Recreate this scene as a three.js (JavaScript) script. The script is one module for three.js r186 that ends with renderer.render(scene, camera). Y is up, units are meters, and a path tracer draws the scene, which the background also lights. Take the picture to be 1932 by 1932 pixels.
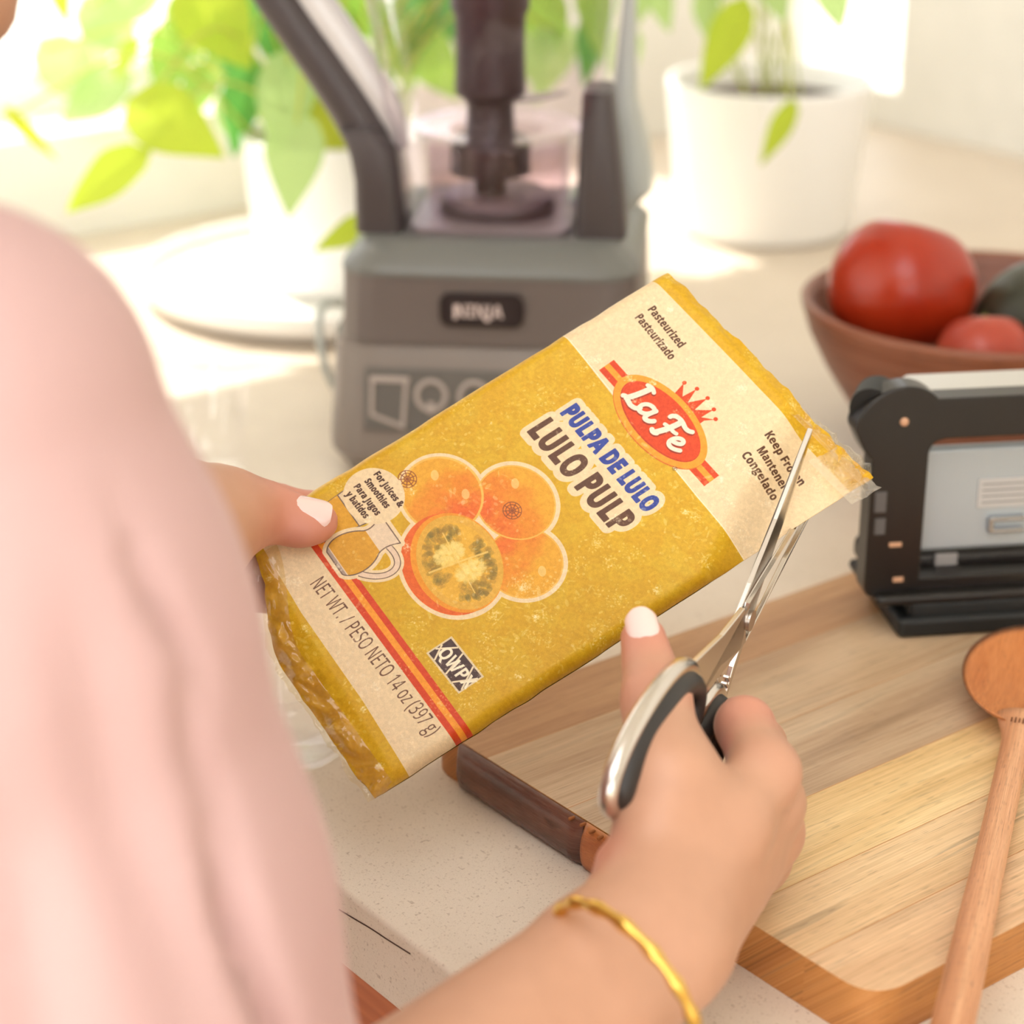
import * as THREE from 'three';
import { mergeGeometries, mergeVertices, toCreasedNormals } from 'three/addons/utils/BufferGeometryUtils.js';
import { RoundedBoxGeometry } from 'three/addons/geometries/RoundedBoxGeometry.js';
import { RectAreaLightUniformsLib } from 'three/addons/lights/RectAreaLightUniformsLib.js';

// ------------------------------------------------------------------ camera, sky, sun, lights at unseen windows, exposure
const V = (x, y, z) => new THREE.Vector3(x, y, z);
const scene = new THREE.Scene();
const YAW = 52 * Math.PI / 180, PITCH = 22 * Math.PI / 180, FOV = 27;      // the counter runs along X, its depth along -Z
const camera = new THREE.PerspectiveCamera(FOV, 1, 0.05, 60);
camera.position.set(0, 1.347, 0);
camera.rotation.set(-PITCH, YAW, 0, 'YXZ');
camera.focus = 0.825;
camera.userData.fStop = 6.2;
camera.updateMatrixWorld(true);

scene.background = new THREE.Color(0.97, 0.985, 1.0);                       // an even bright overcast-white sky
scene.backgroundIntensity = 3.9;

const sun = new THREE.DirectionalLight(new THREE.Color(1.0, 0.95, 0.87), 10);
sun.position.set(-1.3 - 5, 0.95 + 6, -0.95 + 0.3);
sun.target.position.set(-1.3, 0.95, -0.95);
sun.castShadow = true;
sun.shadow.mapSize.set(2048, 2048);
Object.assign(sun.shadow.camera, { left: -4, right: 4, top: 4, bottom: -4, near: 0.5, far: 20 });
sun.shadow.radius = 2;
scene.add(sun, sun.target);

RectAreaLightUniformsLib.init();
function unseenWindowLight(w, h, power, [x, y, z], [tx, ty, tz], color = [1, 0.97, 0.92]) {   // area light just inside a window out of view
  const l = new THREE.RectAreaLight(new THREE.Color(...color), power, w, h);
  l.position.set(x, y, z); l.lookAt(tx, ty, tz); scene.add(l);
}
unseenWindowLight(1.35, 1.3, 2.0, [-1.54, 1.65, 1.72], [0, 1.65, 1.72], [0.98, 0.99, 1.0]);  // left window out of view, lights the sleeve from behind
unseenWindowLight(2.6, 2.0, 3.2, [0.9, 1.25, 2.54], [0.9, 1.25, 0], [0.985, 0.985, 1.0]);  // window behind the camera, out of view, lights camera-facing sides
unseenWindowLight(2.1, 1.4, 1.2, [2.34, 1.6, 1.25], [0, 1.6, 1.25], [0.985, 0.985, 1.0]);  // added fill from the right wall for the package face
unseenWindowLight(1.9, 1.5, 1.7, [0.35, 2.58, 0.55], [0.35, 0, 0.5501], [0.97, 0.985, 1.0]);  // unseen skylight, lights counter and hands from above

const renderer = new THREE.WebGLRenderer({ antialias: true });
renderer.toneMapping = THREE.LinearToneMapping;
renderer.toneMappingExposure = 0.70;
renderer.shadowMap.enabled = true;
renderer.shadowMap.type = THREE.PCFSoftShadowMap;

// ------------------------------------------------------------------ helpers
let seed = 7;
const rnd = () => { seed = (seed * 1664525 + 1013904223) >>> 0; return seed / 4294967296; };
const clamp = (x, a, b) => Math.min(b, Math.max(a, x));
const lerp = (a, b, t) => a + (b - a) * t;
const sstep = (a, b, x) => { const t = clamp((x - a) / (b - a), 0, 1); return t * t * (3 - 2 * t); };
const F = 966 / Math.tan(FOV * Math.PI / 360);
const camR = V(1, 0, 0).applyQuaternion(camera.quaternion), camU = V(0, 1, 0).applyQuaternion(camera.quaternion), camB = V(0, 0, 1).applyQuaternion(camera.quaternion);
// a place in the room from a sighting: bearing (in pixels of the survey photo) and measured distance along the view
const at = (px, py, d) => camera.position.clone().addScaledVector(camR, (px - 966) / F * d).addScaledVector(camU, (966 - py) / F * d).addScaledVector(camB, -d);
// where the sight line meets the level y
const onLevel = (px, py, y) => { const p = at(px, py, 1).sub(camera.position); return camera.position.clone().addScaledVector(p, (y - camera.position.y) / p.y); };

// value noise
const H3 = (x, y, z) => { let h = (x * 374761393 + y * 668265263 + z * 2147483647) | 0; h = Math.imul(h ^ (h >>> 13), 1274126177); h ^= h >>> 16; return ((h >>> 0) % 65536) / 65536; };
function noise(x, y, z = 0) {
  const X = Math.floor(x), Y = Math.floor(y), Z = Math.floor(z), f = (t) => t * t * (3 - 2 * t), u = f(x - X), v = f(y - Y), w = f(z - Z);
  const L = (a, b, t) => a + (b - a) * t;
  return L(L(L(H3(X, Y, Z), H3(X + 1, Y, Z), u), L(H3(X, Y + 1, Z), H3(X + 1, Y + 1, Z), u), v), L(L(H3(X, Y, Z + 1), H3(X + 1, Y, Z + 1), u), L(H3(X, Y + 1, Z + 1), H3(X + 1, Y + 1, Z + 1), u), v), w);
}
const fbm = (x, y, z = 0, o = 4) => { let s = 0, a = 0.5, n = 0; for (let i = 0; i < o; i++) { s += a * noise(x, y, z); n += a; a *= 0.5; x *= 2.03; y *= 2.03; z *= 2.03; } return s / n; };
// tiling noise on a period
const tnoise = (x, y, px, py, s = 0) => { const X = Math.floor(x), Y = Math.floor(y), f = (t) => t * t * (3 - 2 * t), u = f(x - X), v = f(y - Y), m = (a, p) => ((a % p) + p) % p;
  return lerp(lerp(H3(m(X, px), m(Y, py), s), H3(m(X + 1, px), m(Y, py), s), u), lerp(H3(m(X, px), m(Y + 1, py), s), H3(m(X + 1, px), m(Y + 1, py), s), u), v); };

function dataTex(w, h, fn, srgb = true, repeat) {
  const d = new Uint8Array(w * h * 4);
  for (let y = 0; y < h; y++) for (let x = 0; x < w; x++) { const c = fn(x / w, y / h, x, y), i = (y * w + x) * 4; d[i] = clamp(c[0], 0, 255); d[i + 1] = clamp(c[1], 0, 255); d[i + 2] = clamp(c[2], 0, 255); d[i + 3] = 255; }
  const t = new THREE.DataTexture(d, w, h, THREE.RGBAFormat);
  t.wrapS = t.wrapT = THREE.RepeatWrapping; t.magFilter = THREE.LinearFilter; t.minFilter = THREE.LinearMipmapLinearFilter; t.generateMipmaps = true;
  if (srgb) t.colorSpace = THREE.SRGBColorSpace;
  if (repeat) t.repeat.set(...repeat);
  t.needsUpdate = true;
  return t;
}
const std = (color, roughness = 0.6, more = {}) => new THREE.MeshStandardMaterial({ color, roughness, ...more });
const phys = (color, roughness = 0.6, more = {}) => new THREE.MeshPhysicalMaterial({ color, roughness, ...more });

const taken = {};
function numbered(name) { const n = taken[name] = (taken[name] ?? -1) + 1; return n ? name + '_' + String(n).padStart(3, '0') : name; }
function mesh(name, geo, mat, parent) {
  const m = new THREE.Mesh(Array.isArray(geo) ? merged(geo) : geo, mat);
  m.castShadow = m.receiveShadow = true;
  m.name = parent ? name : numbered(name);
  (parent ?? scene).add(m);
  return m;
}
function merged(list) {
  const keep = list.map((g) => { g = g.index ? g.toNonIndexed() : g; const c = new THREE.BufferGeometry(); for (const k of ['position', 'normal', 'uv']) if (g.attributes[k]) c.setAttribute(k, g.attributes[k]); if (!c.attributes.uv) c.setAttribute('uv', new THREE.BufferAttribute(new Float32Array(c.attributes.position.count * 2), 2)); return c; });
  return mergeGeometries(keep);
}
function thing(name, label, category, pos = [0, 0, 0], turn = 0, group) {
  const o = new THREE.Group(); o.name = numbered(name); o.position.set(...pos); o.rotation.y = turn; scene.add(o);
  return tag(o, label, category, group);
}
function tag(o, label, category, group) { o.userData = { label, category }; if (group) o.userData.group = group; return o; }
function struct(name, geo, mat, parent) { const m = mesh(name, geo, mat, parent); if (!parent) m.userData = { kind: 'structure' }; return m; }
const box = (x0, x1, y0, y1, z0, z1) => {                                  // box with uv in metres
  const g = new THREE.BoxGeometry(x1 - x0, y1 - y0, z1 - z0); g.translate((x0 + x1) / 2, (y0 + y1) / 2, (z0 + z1) / 2);
  return metreUV(g);
};
function metreUV(g) {
  g = g.index ? g.toNonIndexed() : g;
  const p = g.attributes.position, n = g.attributes.normal, uv = new Float32Array(p.count * 2);
  for (let i = 0; i < p.count; i++) { const ax = Math.abs(n.getX(i)), ay = Math.abs(n.getY(i)), az = Math.abs(n.getZ(i)); const [u, v] = ay >= ax && ay >= az ? [p.getX(i), p.getZ(i)] : ax >= az ? [p.getZ(i), p.getY(i)] : [p.getX(i), p.getY(i)]; uv[2 * i] = u; uv[2 * i + 1] = v; }
  g.setAttribute('uv', new THREE.BufferAttribute(uv, 2)); return g;
}
const rbox = (w, h, d, r, x = 0, y = 0, z = 0) => { const g = new RoundedBoxGeometry(w, h, d, 3, r); g.translate(x, y, z); return g; };
// a grid surface from a function (u, v in 0..1) -> Vector3
function grid(nu, nv, fn, { closeU = false } = {}) {
  const pos = [], uv = [], idx = [];
  for (let j = 0; j <= nv; j++) for (let i = 0; i <= nu; i++) { const p = fn(i / nu, j / nv); pos.push(p.x, p.y, p.z); uv.push(i / nu, j / nv); }
  const w = nu + 1;
  for (let j = 0; j < nv; j++) for (let i = 0; i < nu; i++) { const a = j * w + i; idx.push(a, a + 1, a + w, a + 1, a + w + 1, a + w); }
  const g = new THREE.BufferGeometry();
  g.setAttribute('position', new THREE.Float32BufferAttribute(pos, 3)); g.setAttribute('uv', new THREE.Float32BufferAttribute(uv, 2)); g.setIndex(idx); g.computeVertexNormals();
  if (closeU) { const n = g.attributes.normal; for (let j = 0; j <= nv; j++) { const a = j * w, b = a + nu, s = V(n.getX(a) + n.getX(b), n.getY(a) + n.getY(b), n.getZ(a) + n.getZ(b)).normalize(); n.setXYZ(a, s.x, s.y, s.z); n.setXYZ(b, s.x, s.y, s.z); } }
  return g;
}
// loft of rounded-rectangle sections: each level { y, w, f, b, r } half width, front z, back z, corner radius
function loft(levels, { cap = true, n = 12 } = {}) {
  const ring = ({ w, f, b, r }) => { const out = [], c = [[w - r, f - r, 0], [-w + r, f - r, 1], [-w + r, b + r, 2], [w - r, b + r, 3]];
    for (const [cx, cz, q] of c) for (let i = 0; i <= n; i++) { const t = (q + i / n) * Math.PI / 2; out.push([cx + r * Math.cos(t), cz + r * Math.sin(t)]); }
    return out; };
  const rings = levels.map((l) => ring(l).map(([x, z]) => V(x + (l.x ?? 0), l.y, z))), N = rings[0].length, pos = [], idx = [], uv = [];
  rings.forEach((R, j) => { for (let i = 0; i <= N; i++) { const p = R[i % N]; pos.push(p.x, p.y, p.z); uv.push(p.x, p.y); } });
  for (let j = 0; j < rings.length - 1; j++) for (let i = 0; i < N; i++) { const a = j * (N + 1) + i, b = a + N + 1; idx.push(a, b, a + 1, a + 1, b, b + 1); }
  if (cap) for (const [j, flip] of [[0, 1], [rings.length - 1, 0]]) { const k = pos.length / 3; const R = rings[j]; for (const p of R) { pos.push(p.x, p.y, p.z); uv.push(p.x, p.z); } for (let i = 1; i < N - 1; i++) flip ? idx.push(k, k + i, k + i + 1) : idx.push(k, k + i + 1, k + i); }
  const g = new THREE.BufferGeometry();
  g.setAttribute('position', new THREE.Float32BufferAttribute(pos, 3)); g.setAttribute('uv', new THREE.Float32BufferAttribute(uv, 2)); g.setIndex(idx);
  return toCreasedNormals(g, 0.6);
}
const tube = (pts, r, seg = 40, rad = 10, closed = false) => new THREE.TubeGeometry(new THREE.CatmullRomCurve3(pts, closed, 'catmullrom', 0.5), seg, r, rad, closed);
// a tube whose radius follows the length; ends closed by rounding
function taper(pts, radii, seg = 40, rad = 14) {
  const c = new THREE.CatmullRomCurve3(pts, false, 'catmullrom', 0.5), fr = c.computeFrenetFrames(seg, false);
  const rr = (t) => { const x = t * (radii.length - 1), i = Math.min(radii.length - 2, Math.floor(x)); return lerp(radii[i], radii[i + 1], x - i); };
  return grid(rad, seg, (u, v) => { const i = Math.round(v * seg), p = c.getPoint(v), a = -u * 2 * Math.PI, e = v === 0 || v === 1 ? 0.02 : 1; return p.addScaledVector(fr.normals[i], Math.cos(a) * rr(v) * e).addScaledVector(fr.binormals[i], Math.sin(a) * rr(v) * e); }, { closeU: true });
}
const lathe = (pts, n = 48) => new THREE.LatheGeometry(pts.map(([x, y]) => new THREE.Vector2(x, y)), n);

// ---- distance fields meshed with surface nets
const smin = (a, b, k) => { const h = Math.max(k - Math.abs(a - b), 0) / k; return Math.min(a, b) - h * h * k * 0.25; };
const smax = (a, b, k) => -smin(-a, -b, k);
function bone(a, b, ra, rb) {                                              // tapered capsule
  const bx = b.x - a.x, by = b.y - a.y, bz = b.z - a.z, L = bx * bx + by * by + bz * bz || 1e-12;
  return (x, y, z) => { const px = x - a.x, py = y - a.y, pz = z - a.z, t = clamp((px * bx + py * by + pz * bz) / L, 0, 1), dx = px - bx * t, dy = py - by * t, dz = pz - bz * t; return Math.sqrt(dx * dx + dy * dy + dz * dz) - (ra + (rb - ra) * t); };
}
function ball(c, rx, ry = rx, rz = rx, q) {
  const qi = q?.clone().invert(), v = V(), m = Math.min(rx, ry, rz);
  return (x, y, z) => { v.set(x - c.x, y - c.y, z - c.z); if (qi) v.applyQuaternion(qi); const k0 = Math.hypot(v.x / rx, v.y / ry, v.z / rz), k1 = Math.hypot(v.x / (rx * rx), v.y / (ry * ry), v.z / (rz * rz)); return k1 < 1e-9 ? -m : k0 * (k0 - 1) / k1; };
}
const blend = (list, k) => (x, y, z) => { let d = list[0](x, y, z); for (let i = 1; i < list.length; i++) d = smin(d, list[i](x, y, z), k); return d; };
function net(sdf, lo, hi, h) {
  const nx = Math.ceil((hi.x - lo.x) / h) + 1, ny = Math.ceil((hi.y - lo.y) / h) + 1, nz = Math.ceil((hi.z - lo.z) / h) + 1, f = new Float32Array(nx * ny * nz), B = 4, id = (i, j, k) => (k * ny + j) * nx + i;
  for (let k = 0; k < nz; k += B) for (let j = 0; j < ny; j += B) for (let i = 0; i < nx; i += B) {
    const c = sdf(lo.x + (i + 1.5) * h, lo.y + (j + 1.5) * h, lo.z + (k + 1.5) * h), far = Math.abs(c) > h * 6;
    for (let kk = k; kk < Math.min(k + B, nz); kk++) for (let jj = j; jj < Math.min(j + B, ny); jj++) for (let ii = i; ii < Math.min(i + B, nx); ii++) f[id(ii, jj, kk)] = far ? c : sdf(lo.x + ii * h, lo.y + jj * h, lo.z + kk * h);
  }
  const at3 = new Int32Array(nx * ny * nz).fill(-1), pos = [], idx = [];
  for (let k = 0; k < nz - 1; k++) for (let j = 0; j < ny - 1; j++) for (let i = 0; i < nx - 1; i++) {
    let n = 0, sx = 0, sy = 0, sz = 0; const v = [];
    for (let c = 0; c < 8; c++) v.push(f[id(i + (c & 1), j + (c >> 1 & 1), k + (c >> 2))]);
    let neg = 0; for (const q of v) if (q < 0) neg++;
    if (!neg || neg === 8) continue;
    for (let c = 0; c < 8; c++) for (const b of [1, 2, 4]) if (!(c & b)) { const d = c | b; if ((v[c] < 0) !== (v[d] < 0)) { const t = v[c] / (v[c] - v[d]); sx += (c & 1) + (b === 1 ? t : 0); sy += (c >> 1 & 1) + (b === 2 ? t : 0); sz += (c >> 2) + (b === 4 ? t : 0); n++; } }
    at3[id(i, j, k)] = pos.length / 3; pos.push(lo.x + (i + sx / n) * h, lo.y + (j + sy / n) * h, lo.z + (k + sz / n) * h);
  }
  const quad = (a, b, c, d, flip) => { if (a < 0 || b < 0 || c < 0 || d < 0) return; flip ? idx.push(a, c, b, a, d, c) : idx.push(a, b, c, a, c, d); };
  for (let k = 1; k < nz - 1; k++) for (let j = 1; j < ny - 1; j++) for (let i = 1; i < nx - 1; i++) {
    const s = f[id(i, j, k)] < 0;
    if (s !== (f[id(i + 1, j, k)] < 0)) quad(at3[id(i, j - 1, k - 1)], at3[id(i, j, k - 1)], at3[id(i, j, k)], at3[id(i, j - 1, k)], !s);
    if (s !== (f[id(i, j + 1, k)] < 0)) quad(at3[id(i - 1, j, k - 1)], at3[id(i - 1, j, k)], at3[id(i, j, k)], at3[id(i, j, k - 1)], !s);
    if (s !== (f[id(i, j, k + 1)] < 0)) quad(at3[id(i - 1, j - 1, k)], at3[id(i, j - 1, k)], at3[id(i, j, k)], at3[id(i - 1, j, k)], !s);
  }
  const nor = new Float32Array(pos.length), e = h * 0.4;
  for (let i = 0; i < pos.length; i += 3) {
    for (let it = 0; it < 3; it++) {
      const [x, y, z] = [pos[i], pos[i + 1], pos[i + 2]];
      let gx = sdf(x + e, y, z) - sdf(x - e, y, z), gy = sdf(x, y + e, z) - sdf(x, y - e, z), gz = sdf(x, y, z + e) - sdf(x, y, z - e); const l = Math.hypot(gx, gy, gz) || 1; gx /= l; gy /= l; gz /= l;
      if (it < 2) { const d = clamp(sdf(x, y, z), -h * 0.5, h * 0.5); pos[i] -= gx * d; pos[i + 1] -= gy * d; pos[i + 2] -= gz * d; } else { nor[i] = gx; nor[i + 1] = gy; nor[i + 2] = gz; }
    }
  }
  const g = new THREE.BufferGeometry();
  g.setAttribute('position', new THREE.Float32BufferAttribute(pos, 3)); g.setAttribute('normal', new THREE.BufferAttribute(nor, 3)); g.setIndex(idx);
  g.setAttribute('uv', new THREE.BufferAttribute(new Float32Array(pos.length / 3 * 2), 2));
  return g;
}
const boundsOf = (pts, m) => { const b = new THREE.Box3().setFromPoints(pts).expandByScalar(m); return [b.min, b.max]; };

// ------------------------------------------------------------------ textures and materials of the room
const TOP = 0.9, FRONT = -0.3875, BACK = -1.62, LEFT = -1.57;              // counter level, its front edge, the walls behind and at its left end
const plasterTex = dataTex(256, 256, (u, v) => { const n = tnoise(u * 48, v * 48, 48, 48, 1) * 0.5 + tnoise(u * 9, v * 9, 9, 9, 2) * 0.5, c = 233 + (n - 0.5) * 10; return [c, c - 3, c - 12]; });
const quartzTex = dataTex(1024, 1024, (u, v, x, y) => {
  const big = tnoise(u * 6, v * 6, 6, 6, 3) * 0.6 + tnoise(u * 17, v * 17, 17, 17, 4) * 0.4, g = H3(x, y, 5), m = tnoise(u * 340, v * 340, 340, 340, 6), m2 = tnoise(u * 190, v * 190, 190, 190, 8);
  let c = [223, 208, 189].map((k) => k + (big - 0.5) * 9 + (g - 0.5) * 12);
  const s = sstep(0.80, 0.93, m) * 0.20 + sstep(0.87, 0.94, m2) * 0.26;
  return c.map((k, i) => k * (1 - s) + [120, 92, 70][i] * s);
});
const woodTex = (s, pal, rings, streak, dark) => dataTex(1024, 512, (u, v, x, y) => {      // grain along u
  const warp = (tnoise(u * 3, v * 2, 3, 2, s) - 0.5) * 0.25 + (tnoise(u * 8, v * 5, 8, 5, s + 1) - 0.5) * 0.06;
  const r = tnoise(u * 2, (v + warp) * rings, 2, 64, s + 2), r2 = tnoise(u * 5, (v + warp * 0.6) * rings * 3.1, 5, 256, s + 3), fine = tnoise(u * 22, v * 210, 22, 210, s + 4), cloud = tnoise(u * 3, v * 3, 3, 3, s + 5);
  const pore = sstep(0.74, 0.92, tnoise(u * 60, v * 230, 60, 230, s + 6)) * streak;
  const t = clamp(r * 0.55 + r2 * 0.25 + cloud * 0.35 - 0.1, 0, 1), line = sstep(0.80, 0.93, r2) * dark;
  const a = pal[0], b = pal[1], c = pal[2];
  return a.map((q, i) => (t < 0.5 ? lerp(q, b[i], t * 2) : lerp(b[i], c[i], t * 2 - 1)) * (1 - pore * 0.28 - line * 0.35) + (fine - 0.5) * 26);
});
const M = {
  wall: std(0xffffff, 0.9, { map: plasterTex }), ceiling: std(0xf4f1ea, 0.95), floor: std(0xffffff, 0.6),
  frame: std(0xf5f3ee, 0.5), pane: phys(0xffffff, 0, { transmission: 1, thickness: 0, ior: 1.45 }),
  quartz: phys(0xffffff, 0.5, { map: quartzTex }), patio: std(0xd8d2c6, 0.95),
};
plasterTex.repeat.set(1, 1);
M.floor.map = woodTex(80, [[178, 156, 132], [196, 176, 152], [212, 194, 170]], 9, 0.5, 0.3);

// ------------------------------------------------------------------ the room
const R = { x0: LEFT, x1: 2.4, z0: BACK, z1: 2.6, h: 2.6, t: 0.16 };
struct('floor', box(R.x0 - R.t, R.x1 + R.t, -0.1, 0, R.z0 - R.t, R.z1 + R.t), M.floor);
const W6 = [-0.65, 1.35, -0.25, 1.35];                                     // skylight out of view, placed to light the counter from above: x0, x1, z0, z1
{ const [a, b, c, d] = W6, y = [R.h, R.h + 0.14], X = [R.x0 - R.t, R.x1 + R.t], Z = [R.z0 - R.t, R.z1 + R.t], f = 0.045, yc = R.h + 0.1;
  struct('ceiling', [box(X[0], a, ...y, ...Z), box(b, X[1], ...y, ...Z), box(a, b, ...y, Z[0], c), box(a, b, ...y, d, Z[1])], M.ceiling);
  const o = new THREE.Group(); o.name = 'window_6'; o.userData = { kind: 'structure' }; scene.add(o);  // unseen skylight, placed for soft light from above
  mesh('window_frame', [box(a, b, yc - 0.03, yc + 0.03, c, c + f), box(a, b, yc - 0.03, yc + 0.03, d - f, d), box(a, a + f, yc - 0.03, yc + 0.03, c + f, d - f), box(b - f, b, yc - 0.03, yc + 0.03, c + f, d - f), box(0.33, 0.37, yc - 0.03, yc + 0.03, c + f, d - f)], M.frame, o);
  mesh('window_pane', box(a + f, b - f, yc - 0.004, yc + 0.004, c + f, d - f), M.pane, o); }
struct('ground', box(-14, 14, -0.16, -0.101, -14, 14), M.patio);
const wallX = (x0, x1, z0, z1, holes) => {                                  // a wall along z with openings [za, zb, ya, yb]
  const out = []; let z = z0;
  for (const [a, b, ya, yb] of holes) { if (a > z) out.push(box(x0, x1, 0, R.h, z, a)); if (ya > 0) out.push(box(x0, x1, 0, ya, a, b)); out.push(box(x0, x1, yb, R.h, a, b)); z = b; }
  out.push(box(x0, x1, 0, R.h, z, z1)); return out;
};
const W1 = [-1.31, -0.34, 0.985, 2.2], W5 = [-1.73, -1.447, 0.935, 2.2], unseenW2 = [1.05, 2.4, 1.0, 2.3], W3 = [-0.4, 2.2, 0.15, 2.3], addedW4 = [0.2, 2.3, 0.9, 2.3];
struct('wall_left', wallX(R.x0 - R.t, R.x0, R.z0, R.z1 + R.t, [W1, unseenW2]), M.wall);
struct('wall_right', wallX(R.x1, R.x1 + R.t, R.z0 - R.t, R.z1 + R.t, [addedW4]), M.wall);
{ const [a, b, ya, yb] = W5, q = [R.z0 - R.t, R.z0];
  struct('wall_back', [box(a, b, 0, ya, ...q), box(a, b, yb, R.h, ...q), box(b, R.x1, 0, R.h, ...q)], M.wall);
  const o = new THREE.Group(); o.name = 'window_5'; o.userData = { kind: 'structure' }; scene.add(o); const z = R.z0 - 0.12, f = 0.012;  // narrow opening standing in for an unidentified bright white patch
  mesh('window_frame', [box(a, b, ya, ya + f, z - 0.02, z + 0.02), box(a, b, yb - f, yb, z - 0.02, z + 0.02), box(a, a + f, ya + f, yb - f, z - 0.02, z + 0.02), box(b - f, b, ya + f, yb - f, z - 0.02, z + 0.02)], M.frame, o);
  mesh('window_pane', box(a + f, b - f, ya + f, yb - f, z - 0.003, z + 0.003), M.pane, o); }
{ const out = []; const [a, b, ya, yb] = W3; out.push(box(R.x0, a, 0, R.h, R.z1, R.z1 + R.t), box(a, b, 0, ya, R.z1, R.z1 + R.t), box(a, b, yb, R.h, R.z1, R.z1 + R.t), box(b, R.x1, 0, R.h, R.z1, R.z1 + R.t)); struct('wall_front', out, M.wall); }
function windowX(n, [a, b, ya, yb], x, bars) {
  const o = new THREE.Group(); o.name = 'window_' + n; o.userData = { kind: 'structure' }; scene.add(o);
  const f = 0.035, parts = [box(x - 0.03, x + 0.03, ya, ya + f, a, b), box(x - 0.03, x + 0.03, yb - f, yb, a, b), box(x - 0.03, x + 0.03, ya + f, yb - f, a, a + f), box(x - 0.03, x + 0.03, ya + f, yb - f, b - f, b)];
  for (const z of bars) parts.push(box(x - 0.025, x + 0.025, ya + f, yb - f, z - 0.015, z + 0.015));
  mesh('window_frame', parts, M.frame, o);
  mesh('window_pane', box(x - 0.003, x + 0.003, ya + f, yb - f, a + f, b - f), M.pane, o);
}
windowX(1, W1, LEFT - 0.12, []);
{ const bl = tag(mesh('unseen_roller_blind', [box(LEFT - 0.046, LEFT - 0.0445, 1.47, 2.17, -1.30, -0.35), box(LEFT - 0.05, LEFT - 0.04, 1.45, 1.47, -1.30, -0.35), new THREE.CylinderGeometry(0.022, 0.022, 0.95, 20).rotateX(Math.PI / 2).translate(LEFT - 0.045, 2.172, -0.825)], phys(0xf2efe8, 0.9, { transmission: 0.35, thickness: 0 })), 'white roller blind out of view over the plant window, placed to limit the sun', 'blind'); }  // unseen blind, limits how far the sun reaches over the counter
windowX(2, unseenW2, LEFT - 0.12, []);  // unseen window, placed to light the person from the left rear
windowX(4, addedW4, R.x1 + 0.1, [1.25]);  // added window, there only to carry the fill light
{ const [a, b, ya, yb] = W3, z = R.z1 + 0.08, f = 0.05, o = new THREE.Group(); o.name = 'window_3'; o.userData = { kind: 'structure' }; scene.add(o);  // unseen window behind the camera, placed for its soft light
  mesh('window_frame', [box(a, b, ya, ya + f, z - 0.03, z + 0.03), box(a, b, yb - f, yb, z - 0.03, z + 0.03), box(a, a + f, ya + f, yb - f, z - 0.03, z + 0.03), box(b - f, b, ya + f, yb - f, z - 0.03, z + 0.03), box(0.875, 0.925, ya + f, yb - f, z - 0.03, z + 0.03)], M.frame, o);
  mesh('window_pane', box(a + f, b - f, ya + f, yb - f, z - 0.003, z + 0.003), M.pane, o); }

// ------------------------------------------------------------------ counter and cabinet below
quartzTex.repeat.set(4.7, 4.7);
{ const c = thing('countertop', 'beige speckled stone countertop with a hairline crack in its front edge', 'countertop');
  const g = new RoundedBoxGeometry(0.9 - LEFT, 0.036, FRONT - BACK, 3, 0.0022); g.translate((0.9 + LEFT) / 2, TOP - 0.018, (FRONT + BACK) / 2);
  mesh('slab', metreUV(g), M.quartz, c);
  const p = [[640, 1716], [668, 1733], [700, 1752], [735, 1775], [775, 1800]].map(([x, y]) => { const q = at(x, y, 1).sub(camera.position), o = camera.position.clone().addScaledVector(q, (FRONT - camera.position.z) / q.z); return o; });
  mesh('crack', tube(p, 0.00035, 24, 5), std(0x4a3226, 0.9), c);
}
{ const wood = woodTex(20, [[150, 70, 20], [186, 92, 30], [205, 112, 44]], 7, 0.4, 0.2), m = std(0xffffff, 0.45, { map: wood }); wood.repeat.set(1.3, 2);
  const c = thing('base_cabinet', 'orange-brown wooden base cabinet under the stone countertop', 'cabinet', [0, 0, 0]);
  mesh('carcass', [box(LEFT + 0.002, 0.86, 0.1, TOP - 0.037, BACK + 0.002, FRONT - 0.045), box(LEFT + 0.002, 0.86, 0, 0.1, BACK + 0.05, FRONT - 0.1)], m, c);
  for (let i = 0; i < 5; i++) { const x0 = LEFT + 0.01 + i * 0.484, d = mesh('door', metreUV(rbox(0.478, 0.735, 0.02, 0.004, x0 + 0.239, 0.482, FRONT - 0.034)), m, c);
    const hx = x0 + (i % 2 ? 0.06 : 0.42), h = tube([V(hx, 0.60, FRONT - 0.024), V(hx, 0.60, FRONT + 0.004), V(hx, 0.612, FRONT + 0.01), V(hx, 0.74, FRONT + 0.01), V(hx, 0.752, FRONT + 0.004), V(hx, 0.752, FRONT - 0.024)], 0.005, 40, 8);
    mesh('handle', h, std(0x6b6058, 0.35, { metalness: 0.8 }), d); }
}

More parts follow.
